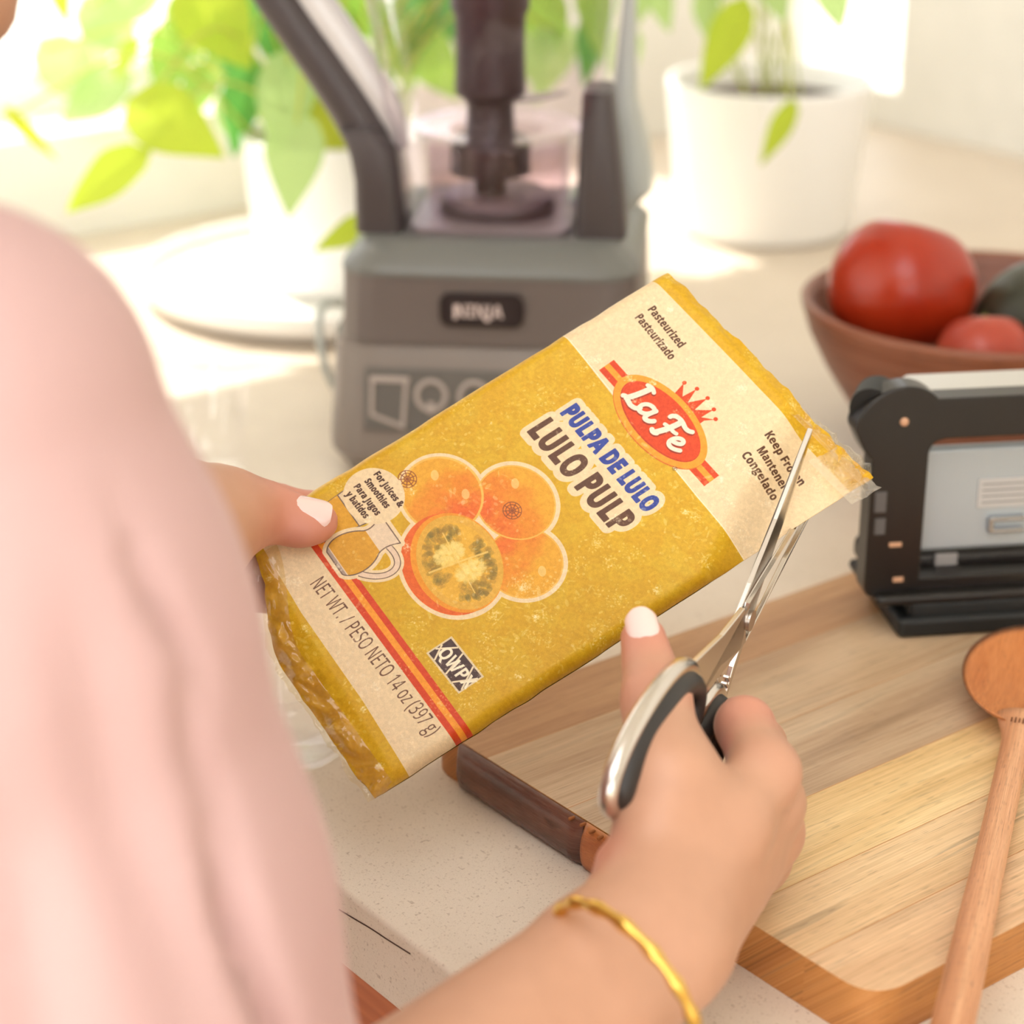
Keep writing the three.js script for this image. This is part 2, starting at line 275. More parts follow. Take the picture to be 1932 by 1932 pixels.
// ------------------------------------------------------------------ tray, pots and plants by the window
const leafMats = [[0.50, 0.62, 0.05], [0.34, 0.55, 0.09], [0.14, 0.40, 0.08], [0.50, 0.68, 0.26], [0.60, 0.66, 0.05]].map((c) => phys(new THREE.Color().setRGB(...c), 0.55, { transmission: 0.5, thickness: 0, ior: 1.35, side: THREE.DoubleSide }));
leafMats.forEach((m) => { m.roughness = 0.8; });
const leafGeos = [[0.30, 0.25], [0.18, 0.5], [0.42, 0.1]].map(([fold, droop]) => grid(10, 14, (u, v) => {           // unit length along +y, heart-shaped, tip at y = 1
  const w = 0.42 * Math.pow(Math.sin(Math.PI * Math.pow(clamp(v, 0.0, 1), 0.62)), 0.8) * (1 - 0.25 * v), s = u * 2 - 1;
  const back = v < 0.16 ? (0.16 - v) * 0.9 * Math.abs(s) * 1.2 : 0;
  return V(s * w, v - back * Math.abs(s), Math.abs(s) * w * fold - droop * v * v * 0.5 + 0.02 * Math.sin(9 * v) * s * s);
}));
function leafAt(plant, base, tip, faceTo, width, kind, geo) {
  const len = base.distanceTo(tip), y = tip.clone().sub(base).normalize(), z = faceTo.clone().addScaledVector(y, -faceTo.dot(y)).normalize(), x = y.clone().cross(z);
  const m = mesh('leaf', leafGeos[geo], leafMats[kind], plant);
  m.matrixAutoUpdate = true; m.quaternion.setFromRotationMatrix(new THREE.Matrix4().makeBasis(x, y, z)); m.scale.set(len * width, len, len); m.position.copy(base).sub(plant.position);
}
const trayC = onLevel(640, 548, TOP), potH = 0.112;
{ const t = thing('tray', 'round white tray with a raised rim under the leafy potted plant', 'tray', trayC.toArray());
  mesh('tray_plate', lathe([[0, 0.002], [0.1, 0.002], [0.142, 0.004], [0.148, 0.012], [0.15, 0.022], [0.1475, 0.0235], [0.144, 0.021], [0.14, 0.011], [0.1, 0.008], [0, 0.008]], 72), phys(0xf6f4ee, 0.35), t); }
function pot(o, r, h, mat) {
  mesh('pot', lathe([[0, 0.0], [r * 0.80, 0], [r * 0.86, 0.006], [r, h * 0.96], [r, h], [r * 0.93, h], [r * 0.91, h * 0.84], [0, h * 0.84]], 56), mat, o);
  mesh('soil', lathe([[0, h * 0.87], [r * 0.5, h * 0.875], [r * 0.905, h * 0.85]], 40), std(0x3a2a1d, 1), o);
}
const potWhite = phys(0xfaf8f3, 0.4);
const P1 = trayC.clone(); P1.y += 0.0085;
const plant1 = thing('potted_plant', 'white pot with a bushy trailing green plant standing on the round tray behind the blender', 'potted plant', P1.toArray());
pot(plant1, 0.068, potH, potWhite);
const toCam = camB.clone();
const stems1 = [];
const crown1 = V(0, potH * 0.9, 0).add(P1);
// leaf: bearing of base and tip, distance, width, kind, fold, turn of the face
const leaves1 = [[370, -20, 470, 125, 1.50, 1.05, 0, 0], [265, 200, 412, 280, 1.47, 0.95, 0, 1], [262, 300, 118, 398, 1.46, 0.66, 0, 0], [22, 215, 108, 302, 1.50, 0.3, 4, 2], [615, 205, 690, 330, 1.52, 0.8, 4, 0], [560, 235, 545, 395, 1.44, 0.85, 3, 1], [545, 120, 520, 290, 1.50, 0.85, 3, 0], [470, 120, 440, 300, 1.54, 0.55, 2, 2], [480, -20, 545, 140, 1.56, 0.8, 2, 0], [585, -40, 690, 110, 1.58, 0.9, 1, 1], [700, 425, 590, 470, 1.40, 0.62, 0, 0], [105, -30, 128, 42, 1.60, 0.6, 0, 1], [260, 85, 210, 150, 1.62, 0.7, 0, 0], [330, 60, 300, 190, 1.66, 0.8, 1, 1], [170, 10, 260, 110, 1.68, 1.0, 3, 0], [90, 90, 190, 200, 1.70, 1.0, 3, 1], [290, -40, 180, 60, 1.70, 0.9, 3, 2], [400, 130, 350, 230, 1.66, 0.9, 1, 0], [420, 190, 470, 280, 1.62, 0.9, 3, 1], [230, 150, 110, 230, 1.70, 0.9, 3, 0], [640, 110, 590, 250, 1.60, 0.9, 1, 2], [660, -30, 730, 90, 1.62, 0.9, 1, 0], [720, 20, 790, 170, 1.64, 0.8, 1, 1], [800, -20, 760, 130, 1.66, 0.8, 2, 0], [780, 60, 860, 190, 1.68, 0.9, 1, 1], [850, -30, 900, 110, 1.66, 0.9, 2, 2], [690, 120, 740, 250, 1.62, 0.8, 2, 0], [1010, -30, 1050, 120, 1.66, 0.9, 1, 1], [1060, 60, 1010, 190, 1.68, 0.8, 3, 0], [1110, -40, 1150, 140, 1.6, 0.5, 1, 2], [1130, 30, 1100, 160, 1.66, 0.6, 2, 0], [960, 30, 1020, 160, 1.7, 0.9, 3, 0], [540, 30, 600, 180, 1.64, 0.9, 1, 1], [330, 10, 380, 120, 1.62, 0.9, 1, 0], [210, 60, 120, 150, 1.74, 1.0, 3, 1], [450, 30, 400, 170, 1.68, 0.8, 2, 2], [690, 180, 640, 300, 1.58, 0.8, 3, 1], [900, 60, 950, 190, 1.72, 0.9, 1, 0]];
leaves1.forEach(([x0, y0, x1, y1, d, w, kind, geo], i) => {
  const b = at(x0, y0, d), t = at(x1, y1, d + (rnd() - 0.5) * 0.04), f = toCam.clone().add(V(rnd() - 0.6, rnd() * 0.7, rnd() - 0.5).multiplyScalar(0.7));
  leafAt(plant1, b, t, f, w, kind, geo);
  const up = crown1.clone().lerp(b, 0.55); up.y = Math.max(b.y, crown1.y) + 0.02 + rnd() * 0.05;
  stems1.push(tube([crown1.clone().add(V((rnd() - 0.5) * 0.06, -0.02, (rnd() - 0.5) * 0.06)), up, b].map((p) => p.clone().sub(P1)), 0.0013, 14, 5));
});
const stemMat = phys(0xb7bf4a, 0.6);
mesh('stem', stems1, stemMat, plant1);

const P2 = onLevel(1440, 432, TOP);
const plant2 = thing('potted_plant', 'round white planter by the wall corner with a few hanging yellow-green leaves', 'potted plant', P2.toArray());
pot(plant2, 0.083, 0.125, potWhite);
const crown2 = V(0, 0.11, 0).add(P2), stems2 = [];
[[1398, 20, 1322, 168, 1.60, 0.62, 0, 0], [1492, 205, 1436, 308, 1.58, 0.5, 0, 1], [1240, -30, 1262, 62, 1.62, 0.7, 3, 0], [1215, -20, 1205, 40, 1.64, 0.9, 3, 1], [1330, -10, 1345, 90, 1.68, 0.7, 3, 2], [1560, -40, 1590, 60, 1.70, 0.9, 3, 0], [1440, -60, 1490, 40, 1.66, 0.9, 3, 1], [1400, -80, 1350, 0, 1.62, 0.8, 1, 0], [1185, 60, 1200, 130, 1.7, 0.8, 3, 0]].forEach(([x0, y0, x1, y1, d, w, kind, geo]) => {
  const b = at(x0, y0, d), t = at(x1, y1, d), f = toCam.clone().add(V(rnd() - 0.5, rnd() * 0.5, rnd() - 0.5).multiplyScalar(0.6));
  leafAt(plant2, b, t, f, w, kind, geo);
  const up = crown2.clone().lerp(b, 0.6); up.y = Math.max(b.y, crown2.y) + 0.03 + rnd() * 0.03;
  stems2.push(tube([crown2.clone().add(V((rnd() - 0.5) * 0.05, -0.015, (rnd() - 0.5) * 0.05)), up, b].map((p) => p.clone().sub(P2)), 0.0012, 14, 5));
});
mesh('stem', stems2, stemMat, plant2);

// ------------------------------------------------------------------ blender
{ const front = onLevel(938, 925, TOP), away = V(-camB.x, 0, -camB.z).normalize(), c = front.clone().addScaledVector(away, 0.093), turn = Math.atan2(-away.x, -away.z) - 0.10;
  const b = thing('blender', 'grey countertop blender with a clear jar, dark blade column and slanted handle', 'blender', c.toArray(), turn);
  const grey = phys(0x81776f, 0.42), dark = phys(0x494140, 0.4), shoulder = phys(0x6f6f6a, 0.36), print = std(0xb5a9a1, 0.6);
  mesh('motor_base', loft([{ y: 0.0, w: 0.078, f: 0.080, b: -0.085, r: 0.03 }, { y: 0.004, w: 0.0835, f: 0.086, b: -0.09, r: 0.03 }, { y: 0.017, w: 0.0905, f: 0.0945, b: -0.095, r: 0.03 }, { y: 0.022, w: 0.0908, f: 0.0945, b: -0.095, r: 0.03 }, { y: 0.081, w: 0.0885, f: 0.083, b: -0.088, r: 0.03 }, { y: 0.083, w: 0.0882, f: 0.0815, b: -0.087, r: 0.03 }]), grey, b);
  mesh('front_band', loft([{ y: 0.083, x: 0.0025, w: 0.0848, f: 0.0835, b: -0.087, r: 0.022 }, { y: 0.0838, x: 0.0025, w: 0.0852, f: 0.0842, b: -0.087, r: 0.022 }, { y: 0.122, x: 0.0025, w: 0.0842, f: 0.0822, b: -0.086, r: 0.022 }]), phys(0x6b625d, 0.4), b);
  mesh('shoulder', loft([{ y: 0.122, x: 0.0025, w: 0.0850, f: 0.0832, b: -0.086, r: 0.024 }, { y: 0.1245, x: 0.0025, w: 0.0850, f: 0.0832, b: -0.086, r: 0.024 }, { y: 0.127, x: 0.0025, w: 0.0840, f: 0.0815, b: -0.085, r: 0.024 }, { y: 0.1365, x: 0.0025, w: 0.0735, f: 0.068, b: -0.076, r: 0.022 }, { y: 0.138, x: 0.0025, w: 0.0715, f: 0.066, b: -0.074, r: 0.022 }]), shoulder, b);
  // logo plaque
  const ps = new THREE.Shape(), [pw, ph, pr] = [0.0235, 0.0092, 0.0058]; ps.absarc(pw - pr, ph - pr, pr, 0, Math.PI / 2); ps.absarc(-pw + pr, ph - pr, pr, Math.PI / 2, Math.PI); ps.absarc(-pw + pr, -ph + pr, pr, Math.PI, 1.5 * Math.PI); ps.absarc(pw - pr, -ph + pr, pr, 1.5 * Math.PI, 2 * Math.PI);
  const plaque = mesh('logo_plaque', new THREE.ExtrudeGeometry(ps, { depth: 0.0025, bevelSize: 0.0004, bevelThickness: 0.0004, bevelSegments: 2, curveSegments: 8 }).translate(0, 0.1045, 0.0828), phys(0x241a1c, 0.35), b);
  { const cv = document.createElement('canvas'); cv.width = 256; cv.height = 96; const g = cv.getContext('2d'); g.fillStyle = '#241a1c'; g.fillRect(0, 0, 256, 96); g.fillStyle = '#d8c6c0'; g.textBaseline = 'alphabetic'; g.save(); g.translate(22, 74); g.scale(1.02, 1); g.font = 'bold 70px sans-serif'; const w = g.measureText('NINJA').width; g.scale(180 / w, 1); g.fillText('NINJA', 4, 0); g.fillRect(w * 0.00, -48, w * 0.07, 56); g.fillRect(w * 0.62, -2, w * 0.09, 12); g.restore();
    const t = new THREE.CanvasTexture(cv); t.colorSpace = THREE.SRGBColorSpace; const p = new THREE.PlaneGeometry(0.038, 0.0145); p.translate(0, 0.1045, 0.0858); mesh('logo_lettering', p, std(0xffffff, 0.5, { map: t }), plaque); }
  // control panel
  const tilt = Math.atan2(0.0115, 0.059), pm = new THREE.Matrix4().makeRotationX(-tilt).setPosition(0, 0.052, 0.0895);
  const pg = rbox(0.134, 0.036, 0.002, 0.0009); pg.applyMatrix4(pm); const panel = mesh('control_panel', pg, phys(0x686560, 0.45), b);
  const ring = (x, r) => { const g = new THREE.TorusGeometry(r, 0.0014, 8, 36); g.translate(x, 0.003, 0.0012); return g; }, bar = (x, y, w, h) => rbox(w, h, 0.0016, 0.0006, x, y, 0.0012);
  const key = (name, list) => { const g = merged(list); g.applyMatrix4(pm); mesh(name, g, print, panel); };
  const line = (a, c2, w) => { const d = Math.hypot(c2[0] - a[0], c2[1] - a[1]), g = rbox(d + w, w, 0.0016, 0.0006); g.rotateZ(Math.atan2(c2[1] - a[1], c2[0] - a[0])); g.translate((a[0] + c2[0]) / 2, (a[1] + c2[1]) / 2, 0.0012); return g; };
  key('power_button', [line([-0.062, 0.0115], [-0.043, 0.0115], 0.0035), line([-0.0625, 0.011], [-0.0625, -0.009], 0.0022), line([-0.043, 0.011], [-0.0445, -0.0155], 0.0022), line([-0.0625, -0.009], [-0.0445, -0.0155], 0.0022)]);
  for (const x of [-0.0285, -0.004, 0.0205, 0.045]) key('button', [ring(x, 0.0082), bar(x, -0.004, 0.0035, 0.007)]);
  // jar with collar posts and handle
  const clear = phys(0xf4eff4, 0.04, { transmission: 1, thickness: 0, ior: 1.5 }), tinted = phys(0xfbf6f9, 0.1, { transmission: 1, thickness: 0, ior: 1.5 });
  const jar = mesh('jar', loft([{ y: 0.1382, w: 0.0485, f: 0.052, b: -0.05, r: 0.012 }, { y: 0.1967, w: 0.0535, f: 0.055, b: -0.055, r: 0.016 }, { y: 0.2087, w: 0.060, f: 0.059, b: -0.060, r: 0.022 }, { y: 0.2867, w: 0.0715, f: 0.068, b: -0.072, r: 0.028 }, { y: 0.4067, w: 0.0815, f: 0.078, b: -0.082, r: 0.034 }], { cap: false }), clear, b);
  mesh('jar_floor', loft([{ y: 0.1385, w: 0.046, f: 0.049, b: -0.048, r: 0.012 }, { y: 0.1417, w: 0.046, f: 0.049, b: -0.048, r: 0.012 }]), phys(0x9b918d, 0.3), jar);
  mesh('jar_well', lathe([[0.040, 0.1427], [0.042, 0.155], [0.043, 0.184], [0.0435, 0.1855], [0.0415, 0.1855], [0.0405, 0.155], [0.0385, 0.1427]], 44), tinted, jar);
  mesh('jar_ring', lathe([[0.028, 0.1875], [0.045, 0.1885], [0.0495, 0.190], [0.0495, 0.1922], [0.045, 0.191], [0.028, 0.190]], 44), tinted, jar);
  mesh('drive_socket', lathe([[0, 0.1427], [0.034, 0.1427], [0.034, 0.1497], [0.030, 0.1527], [0, 0.1527]], 40), phys(0x7f7672, 0.35), jar);
  const col = mesh('blade_column', lathe([[0, 0.1528], [0.009, 0.1528], [0.009, 0.163], [0.0236, 0.164], [0.0236, 0.181], [0.022, 0.184], [0.0145, 0.186], [0.0135, 0.203], [0.016, 0.207], [0.0205, 0.21], [0.0208, 0.213], [0.0200, 0.235], [0.0205, 0.255], [0.0228, 0.259], [0.0228, 0.30], [0.020, 0.305], [0.016, 0.33], [0.016, 0.405], [0, 0.405]], 36).translate(-0.004, 0, 0), phys(0x3d2c2e, 0.35), b);
  for (const [y, a] of [[0.2055, 0.5], [0.272, 1.9], [0.272, 5.0]]) { const s = new THREE.Shape(); s.moveTo(0.01, -0.006); s.quadraticCurveTo(0.03, -0.008, 0.047, 0.004); s.quadraticCurveTo(0.03, 0.004, 0.01, 0.006); const g = new THREE.ExtrudeGeometry(s, { depth: 0.0012, bevelEnabled: false }); g.rotateX(-Math.PI / 2 + 0.12); g.rotateY(a); g.translate(0, y, 0); mesh('blade', g, std(0xb8b4b2, 0.25, { metalness: 0.9 }), col); }
  mesh('collar_post', loft([{ x: 0.0635, y: 0.1379, w: 0.0145, f: 0.05, b: 0.0, r: 0.006 }, { x: 0.063, y: 0.1567, w: 0.0135, f: 0.05, b: 0.0, r: 0.006 }, { x: 0.0605, y: 0.2177, w: 0.0085, f: 0.047, b: 0.006, r: 0.005 }, { x: 0.0605, y: 0.2197, w: 0.007, f: 0.045, b: 0.008, r: 0.005 }]), dark, b);
  mesh('collar_post', loft([{ x: -0.0635, y: 0.1379, w: 0.0135, f: 0.05, b: 0.0, r: 0.006 }, { x: -0.0645, y: 0.1667, w: 0.0125, f: 0.05, b: 0.0, r: 0.006 }, { x: -0.0675, y: 0.1837, w: 0.0125, f: 0.048, b: 0.004, r: 0.006 }, { x: -0.075, y: 0.1957, w: 0.011, f: 0.044, b: 0.012, r: 0.006 }]), dark, b);
  const hp = [[-0.0665, 0.1717], [-0.0745, 0.1937], [-0.092, 0.2227], [-0.112, 0.2517], [-0.1275, 0.2767], [-0.138, 0.3027], [-0.137, 0.3317], [-0.120, 0.3587], [-0.09, 0.3717], [-0.078, 0.3727]].map(([x, y]) => V(x, y, 0.026));
  const handle = mesh('handle', taper(hp, [0.0135, 0.0135, 0.013, 0.0125, 0.0125, 0.0125, 0.0125, 0.0125, 0.0125, 0.0125], 60, 18), dark, b);
  const ip = hp.slice(0, 7).map((p) => p.clone().add(V(0.0145, 0.0085, -0.003)));
  mesh('handle_inlay', taper(ip, [0.004, 0.009, 0.0105, 0.0105, 0.0105, 0.010, 0.006], 50, 16), phys(0xdad6d2, 0.15, { clearcoat: 0.6 }), handle);
  mesh('rear_collar', loft([{ y: 0.1375, x: 0.056, w: 0.022, f: -0.012, b: -0.068, r: 0.01 }, { y: 0.150, x: 0.070, w: 0.020, f: -0.012, b: -0.07, r: 0.01 }, { y: 0.172, x: 0.073, w: 0.014, f: -0.016, b: -0.066, r: 0.008 }, { y: 0.20, x: 0.072, w: 0.007, f: -0.02, b: -0.06, r: 0.005 }, { y: 0.27, x: 0.074, w: 0.003, f: -0.028, b: -0.054, r: 0.002 }]), phys(0xb4b8b1, 0.3), b);  // pale colour stands for a reflection on the rear shoulder
  mesh('lid', loft([{ y: 0.4067, w: 0.083, f: 0.08, b: -0.084, r: 0.036 }, { y: 0.4237, w: 0.083, f: 0.08, b: -0.084, r: 0.036 }, { y: 0.4317, w: 0.07, f: 0.07, b: -0.07, r: 0.03 }]), dark, b);
  mesh('power_cord', tube([V(-0.05, 0.03, -0.09), V(-0.11, 0.05, -0.10), V(-0.118, 0.06, -0.05), V(-0.112, 0.03, -0.03), V(-0.104, 0.004, -0.05), V(-0.12, 0.004, -0.13)], 0.0026, 60, 8), phys(0xb9beb6, 0.5), b);
}

// ------------------------------------------------------------------ fruit bowl
{ const c = at(1868, 566, 1.245); c.y = TOP; const wood = woodTex(31, [[104, 56, 36], [142, 84, 58], [160, 100, 72]], 12, 0.4, 0.2); wood.repeat.set(1, 0.7);
  const b = thing('bowl', 'brown wooden bowl holding tomatoes and an avocado', 'bowl', c.toArray());
  mesh('bowl_shell', lathe([[0, 0.0], [0.044, 0.0], [0.047, 0.003], [0.062, 0.014], [0.080, 0.034], [0.094, 0.056], [0.104, 0.076], [0.109, 0.092], [0.1095, 0.095], [0.107, 0.0968], [0.1035, 0.0955], [0.101, 0.090], [0.095, 0.074], [0.085, 0.055], [0.070, 0.036], [0.048, 0.022], [0, 0.017]], 90), phys(0xffffff, 0.42, { map: wood }), b);
  const skin = (s, a, b2) => dataTex(256, 128, (u, v) => { const n = tnoise(u * 6, v * 4, 6, 4, s) * 0.6 + tnoise(u * 20, v * 14, 20, 14, s + 1) * 0.4; return a.map((k, i) => lerp(k, b2[i], n)); });
  const tomato = (pos, r, squash, label, mat, turn) => {
    const t = thing('tomato', label, 'tomato', pos.toArray());
    const g = grid(64, 32, (u, v) => { const a = u * 2 * Math.PI, p = v * Math.PI, rib = 1 + 0.035 * Math.cos(5 * a + 0.6) * Math.sin(p) ** 2, rr = r * rib * Math.sin(p) ** 0.92, dim = Math.exp(-((p / 0.35) ** 2)) * 0.22; return V(rr * Math.cos(-a), r * squash * (Math.cos(p) - dim), rr * Math.sin(-a)); }, { closeU: true });
    const m = mesh('flesh', g, mat, t); m.rotation.set(...turn);
    const st = grid(10, 6, (u, v) => { const a = -u * 2 * Math.PI, rr = (1 - v) * r * 0.13 * (1 + 0.3 * Math.cos(5 * a)); return V(rr * Math.cos(a), r * squash * 0.80 + v * 0.004, rr * Math.sin(a)); }, { closeU: true }); const s = mesh('stem_scar', st, std(0x6f7a3c, 0.9), t); s.rotation.set(...turn);
    return t;
  };
  tomato(at(1700, 541, 1.24), 0.0425, 0.96, 'large glossy red tomato on the left of the wooden bowl', phys(0xffffff, 0.28, { map: skin(40, [156, 38, 14], [178, 56, 24]) }), [-0.45, 0.6, 0.12]);
  tomato(at(1858, 667, 1.185), 0.026, 0.88, 'small pinkish-red tomato just behind the near rim of the bowl', phys(0xffffff, 0.35, { map: skin(44, [162, 56, 38], [182, 76, 54]) }), [-0.3, 0.2, 0.3]);
  const av = thing('avocado', 'dark green avocado lying on the right side of the wooden bowl', 'avocado', at(2004, 590, 1.222).toArray(), 0.9);
  const ag = grid(48, 40, (u, v) => { const a = -u * 2 * Math.PI, p = v * Math.PI, x = Math.cos(p), w = 0.034 * Math.sin(p) * (1 - 0.22 * x) * (1 + 0.02 * noise(20 * u, 18 * v)); return V(x * 0.052, w * Math.cos(a), w * Math.sin(a)); }, { closeU: true });
  mesh('rind', ag, phys(0xffffff, 0.38, { map: skin(48, [34, 36, 26], [62, 62, 44]) }), av); mesh('stem_end', new THREE.SphereGeometry(0.005, 12, 8).translate(0.051, 0.002, 0), std(0x5a4630, 0.9), av);
  av.rotation.set(0.2, 0.7, 0.35);
}

// ------------------------------------------------------------------ cutting board of glued planks
const BT = TOP + 0.0205, N = onLevel(1650, 1888, BT);
{ const b = thing('cutting_board', 'wooden cutting board of glued brown and yellowish planks with a dark left edge', 'cutting board', [N.x, TOP, N.z]);
  const L = 0.44, W = 0.259, cuts = [0, 0.033, 0.0695, 0.113, 0.165, 0.218, W], r = 0.016;
  const pal = [[[202, 160, 120], [222, 184, 142], [230, 198, 158]], [[204, 164, 120], [224, 190, 144], [234, 206, 164]], [[214, 176, 120], [230, 198, 144], [238, 212, 166]], [[146, 116, 88], [186, 156, 124], [210, 186, 154]], [[156, 120, 88], [198, 168, 134], [216, 190, 158]], [[152, 108, 72], [188, 144, 102], [208, 168, 126]]];
  const endMat = phys(0xffffff, 0.5, { map: woodTex(180, [[150, 92, 44], [184, 122, 62], [204, 146, 84]], 6, 0.5, 0.3) });
  for (let i = 0; i < 6; i++) {
    const a = cuts[i], c = cuts[i + 1], s = new THREE.Shape(), bv = 0.0002;                    // shape in (along the grain, across)
    const [x0, x1, y0, y1] = [bv, L - bv, a + (i ? bv * 0.9 : bv), c - (i < 5 ? bv * 0.9 : bv)];
    if (i === 0) { s.moveTo(x0 + r, y0); s.lineTo(x1 - r, y0); s.quadraticCurveTo(x1, y0, x1, y0 + r); s.lineTo(x1, y1); s.lineTo(x0, y1); s.lineTo(x0, y0 + r); s.quadraticCurveTo(x0, y0, x0 + r, y0); }
    else if (i === 5) { s.moveTo(x0, y0); s.lineTo(x1, y0); s.lineTo(x1, y1 - r); s.quadraticCurveTo(x1, y1, x1 - r, y1); s.lineTo(x0 + r, y1); s.quadraticCurveTo(x0, y1, x0, y1 - r); s.lineTo(x0, y0); }
    else { s.moveTo(x0, y0); s.lineTo(x1, y0); s.lineTo(x1, y1); s.lineTo(x0, y1); s.lineTo(x0, y0); }
    const g = new THREE.ExtrudeGeometry(s, { depth: 0.0205 - 2 * bv, bevelThickness: bv, bevelSize: bv, bevelSegments: 2, curveSegments: 10 });
    // shape x -> -Z (grain), shape y -> -X (across), depth -> Y
    g.applyMatrix4(new THREE.Matrix4().makeBasis(V(0, 0, -1), V(-1, 0, 0), V(0, 1, 0))); g.translate(0, bv, 0);
    const p = g.attributes.position, uv = g.attributes.uv; for (let k = 0; k < p.count; k++) { uv.setXY(k, -p.getZ(k) / 0.46 + i * 0.37, (-p.getX(k) + p.getY(k)) / 0.09 + i * 0.21); }
    const t = woodTex(100 + i * 11, pal[i], i < 3 ? 7 : 5, i < 3 ? 0.38 : 0.26, i === 1 ? 0.45 : 0.16);
    mesh('plank', g, [phys(0xffffff, 0.5, { map: t, bumpMap: t, bumpScale: 0.00025 }), endMat], b);
  }
  const dt = woodTex(190, [[80, 48, 38], [108, 68, 54], [126, 82, 64]], 4, 0.4, 0.4);
  const pr = []; for (let k = 0; k <= 14; k++) { const q = -Math.PI / 2 + Math.PI * k / 14; pr.push([0.0048 * Math.cos(q), 0.0103 + 0.0103 * Math.sin(q)]); }
  const strip = (u0, u1) => grid(24, 14, (u, v) => { const [d, y] = pr[Math.round(v * 14)], e = Math.min(1, Math.min(u, 1 - u) * 40 + 0.4); return V(-lerp(u0, u1, u), y, d * e + 0.0008 - 0.0002 * noise(u * 30, v * 3)); });
  mesh('dark_edge', strip(0.1525, W - 0.024), phys(0xffffff, 0.26, { map: dt, side: THREE.DoubleSide }), b);
  const ot = woodTex(196, [[140, 70, 30], [178, 104, 54], [206, 140, 84]], 4, 0.4, 0.2);
  mesh('orange_edge', strip(0.113, 0.152), phys(0xffffff, 0.4, { map: ot, side: THREE.DoubleSide }), b);
  for (const [u, y] of [[0.1455, 0.0195], [0.151, 0.0202], [0.158, 0.0198], [0.1405, 0.0192]]) mesh('splinter', rbox(0.0012, 0.0012, 0.003, 0.0004, -u, y + 0.0008, 0.0035), std(0x9a5c2c, 0.8), b);
}

// ------------------------------------------------------------------ wooden spoon
{ const head = onLevel(1942, 1294, BT + 0.006), grip = onLevel(1790, 1960, BT + 0.010), d = grip.clone().sub(head).setY(0).normalize(), len = 0.30;
  const wood = woodTex(61, [[184, 122, 80], [206, 148, 106], [220, 172, 132]], 5, 0.6, 0.2), m = phys(0xffffff, 0.45, { map: wood });
  const s = thing('wooden_spoon', 'wooden spoon lying across the cutting board in front of the black press', 'spoon', [head.x, BT, head.z], Math.atan2(d.x, d.z));
  const rx = 0.0290, rz = 0.047;                                                           // local +z runs along the handle
  const bowl = grid(56, 20, (u, v) => { const a = u * 2 * Math.PI, t = v < 0.5 ? v * 2 : 2 - v * 2, e = t; const X = rx * e * Math.cos(a), Z = rz * e * Math.sin(a) * (Math.sin(a) > 0 ? 1.12 : 1); const y = v < 0.5 ? 0.0006 + 0.0125 * Math.pow(e, 2.2) : 0.0045 + 0.0095 * Math.pow(e, 1.8); return V(X, y, Z); });
  { const uv = bowl.attributes.uv, p = bowl.attributes.position; for (let k = 0; k < p.count; k++) uv.setXY(k, p.getZ(k) / 0.16, p.getX(k) / 0.07); }
  mesh('spoon_bowl', bowl, phys(0xffffff, 0.42, { map: woodTex(66, [[182, 100, 46], [202, 128, 72], [214, 150, 96]], 4, 0.4, 0.1), side: THREE.DoubleSide }), s);
  const h = grid(24, 60, (u, v) => { const a = u * 2 * Math.PI, z = lerp(rz * 0.80, len, v), w = lerp(0.0105, 0.0059, sstep(0, 0.09, v)) + 0.0013 * sstep(0.3, 0.9, v), th = lerp(0.0042, 0.0056, sstep(0, 0.1, v)), e = v === 0 || v === 1 ? 0.05 : v > 0.97 ? 0.85 : 1; return V(w * e * Math.cos(a), 0.0115 - 0.004 * sstep(0, 0.15, v) + th * e * Math.sin(a), z); }, { closeU: true });
  { const uv = h.attributes.uv, p = h.attributes.position; for (let k = 0; k < p.count; k++) uv.setXY(k, p.getZ(k) / 0.3, p.getX(k) / 0.03); }
  h.index.array.reverse(); h.computeVertexNormals();
  const hm = mesh('spoon_handle', h, m, s);
  for (let i = 0; i < 5; i++) mesh('burnt_mark', rbox(0.0006, 0.0004, 0.0034 + 0.001 * (i % 2), 0.0001, -0.003 + i * 0.0016, 0.01545, rz + 0.006), std(0x6a3a1c, 0.9), hm);
}

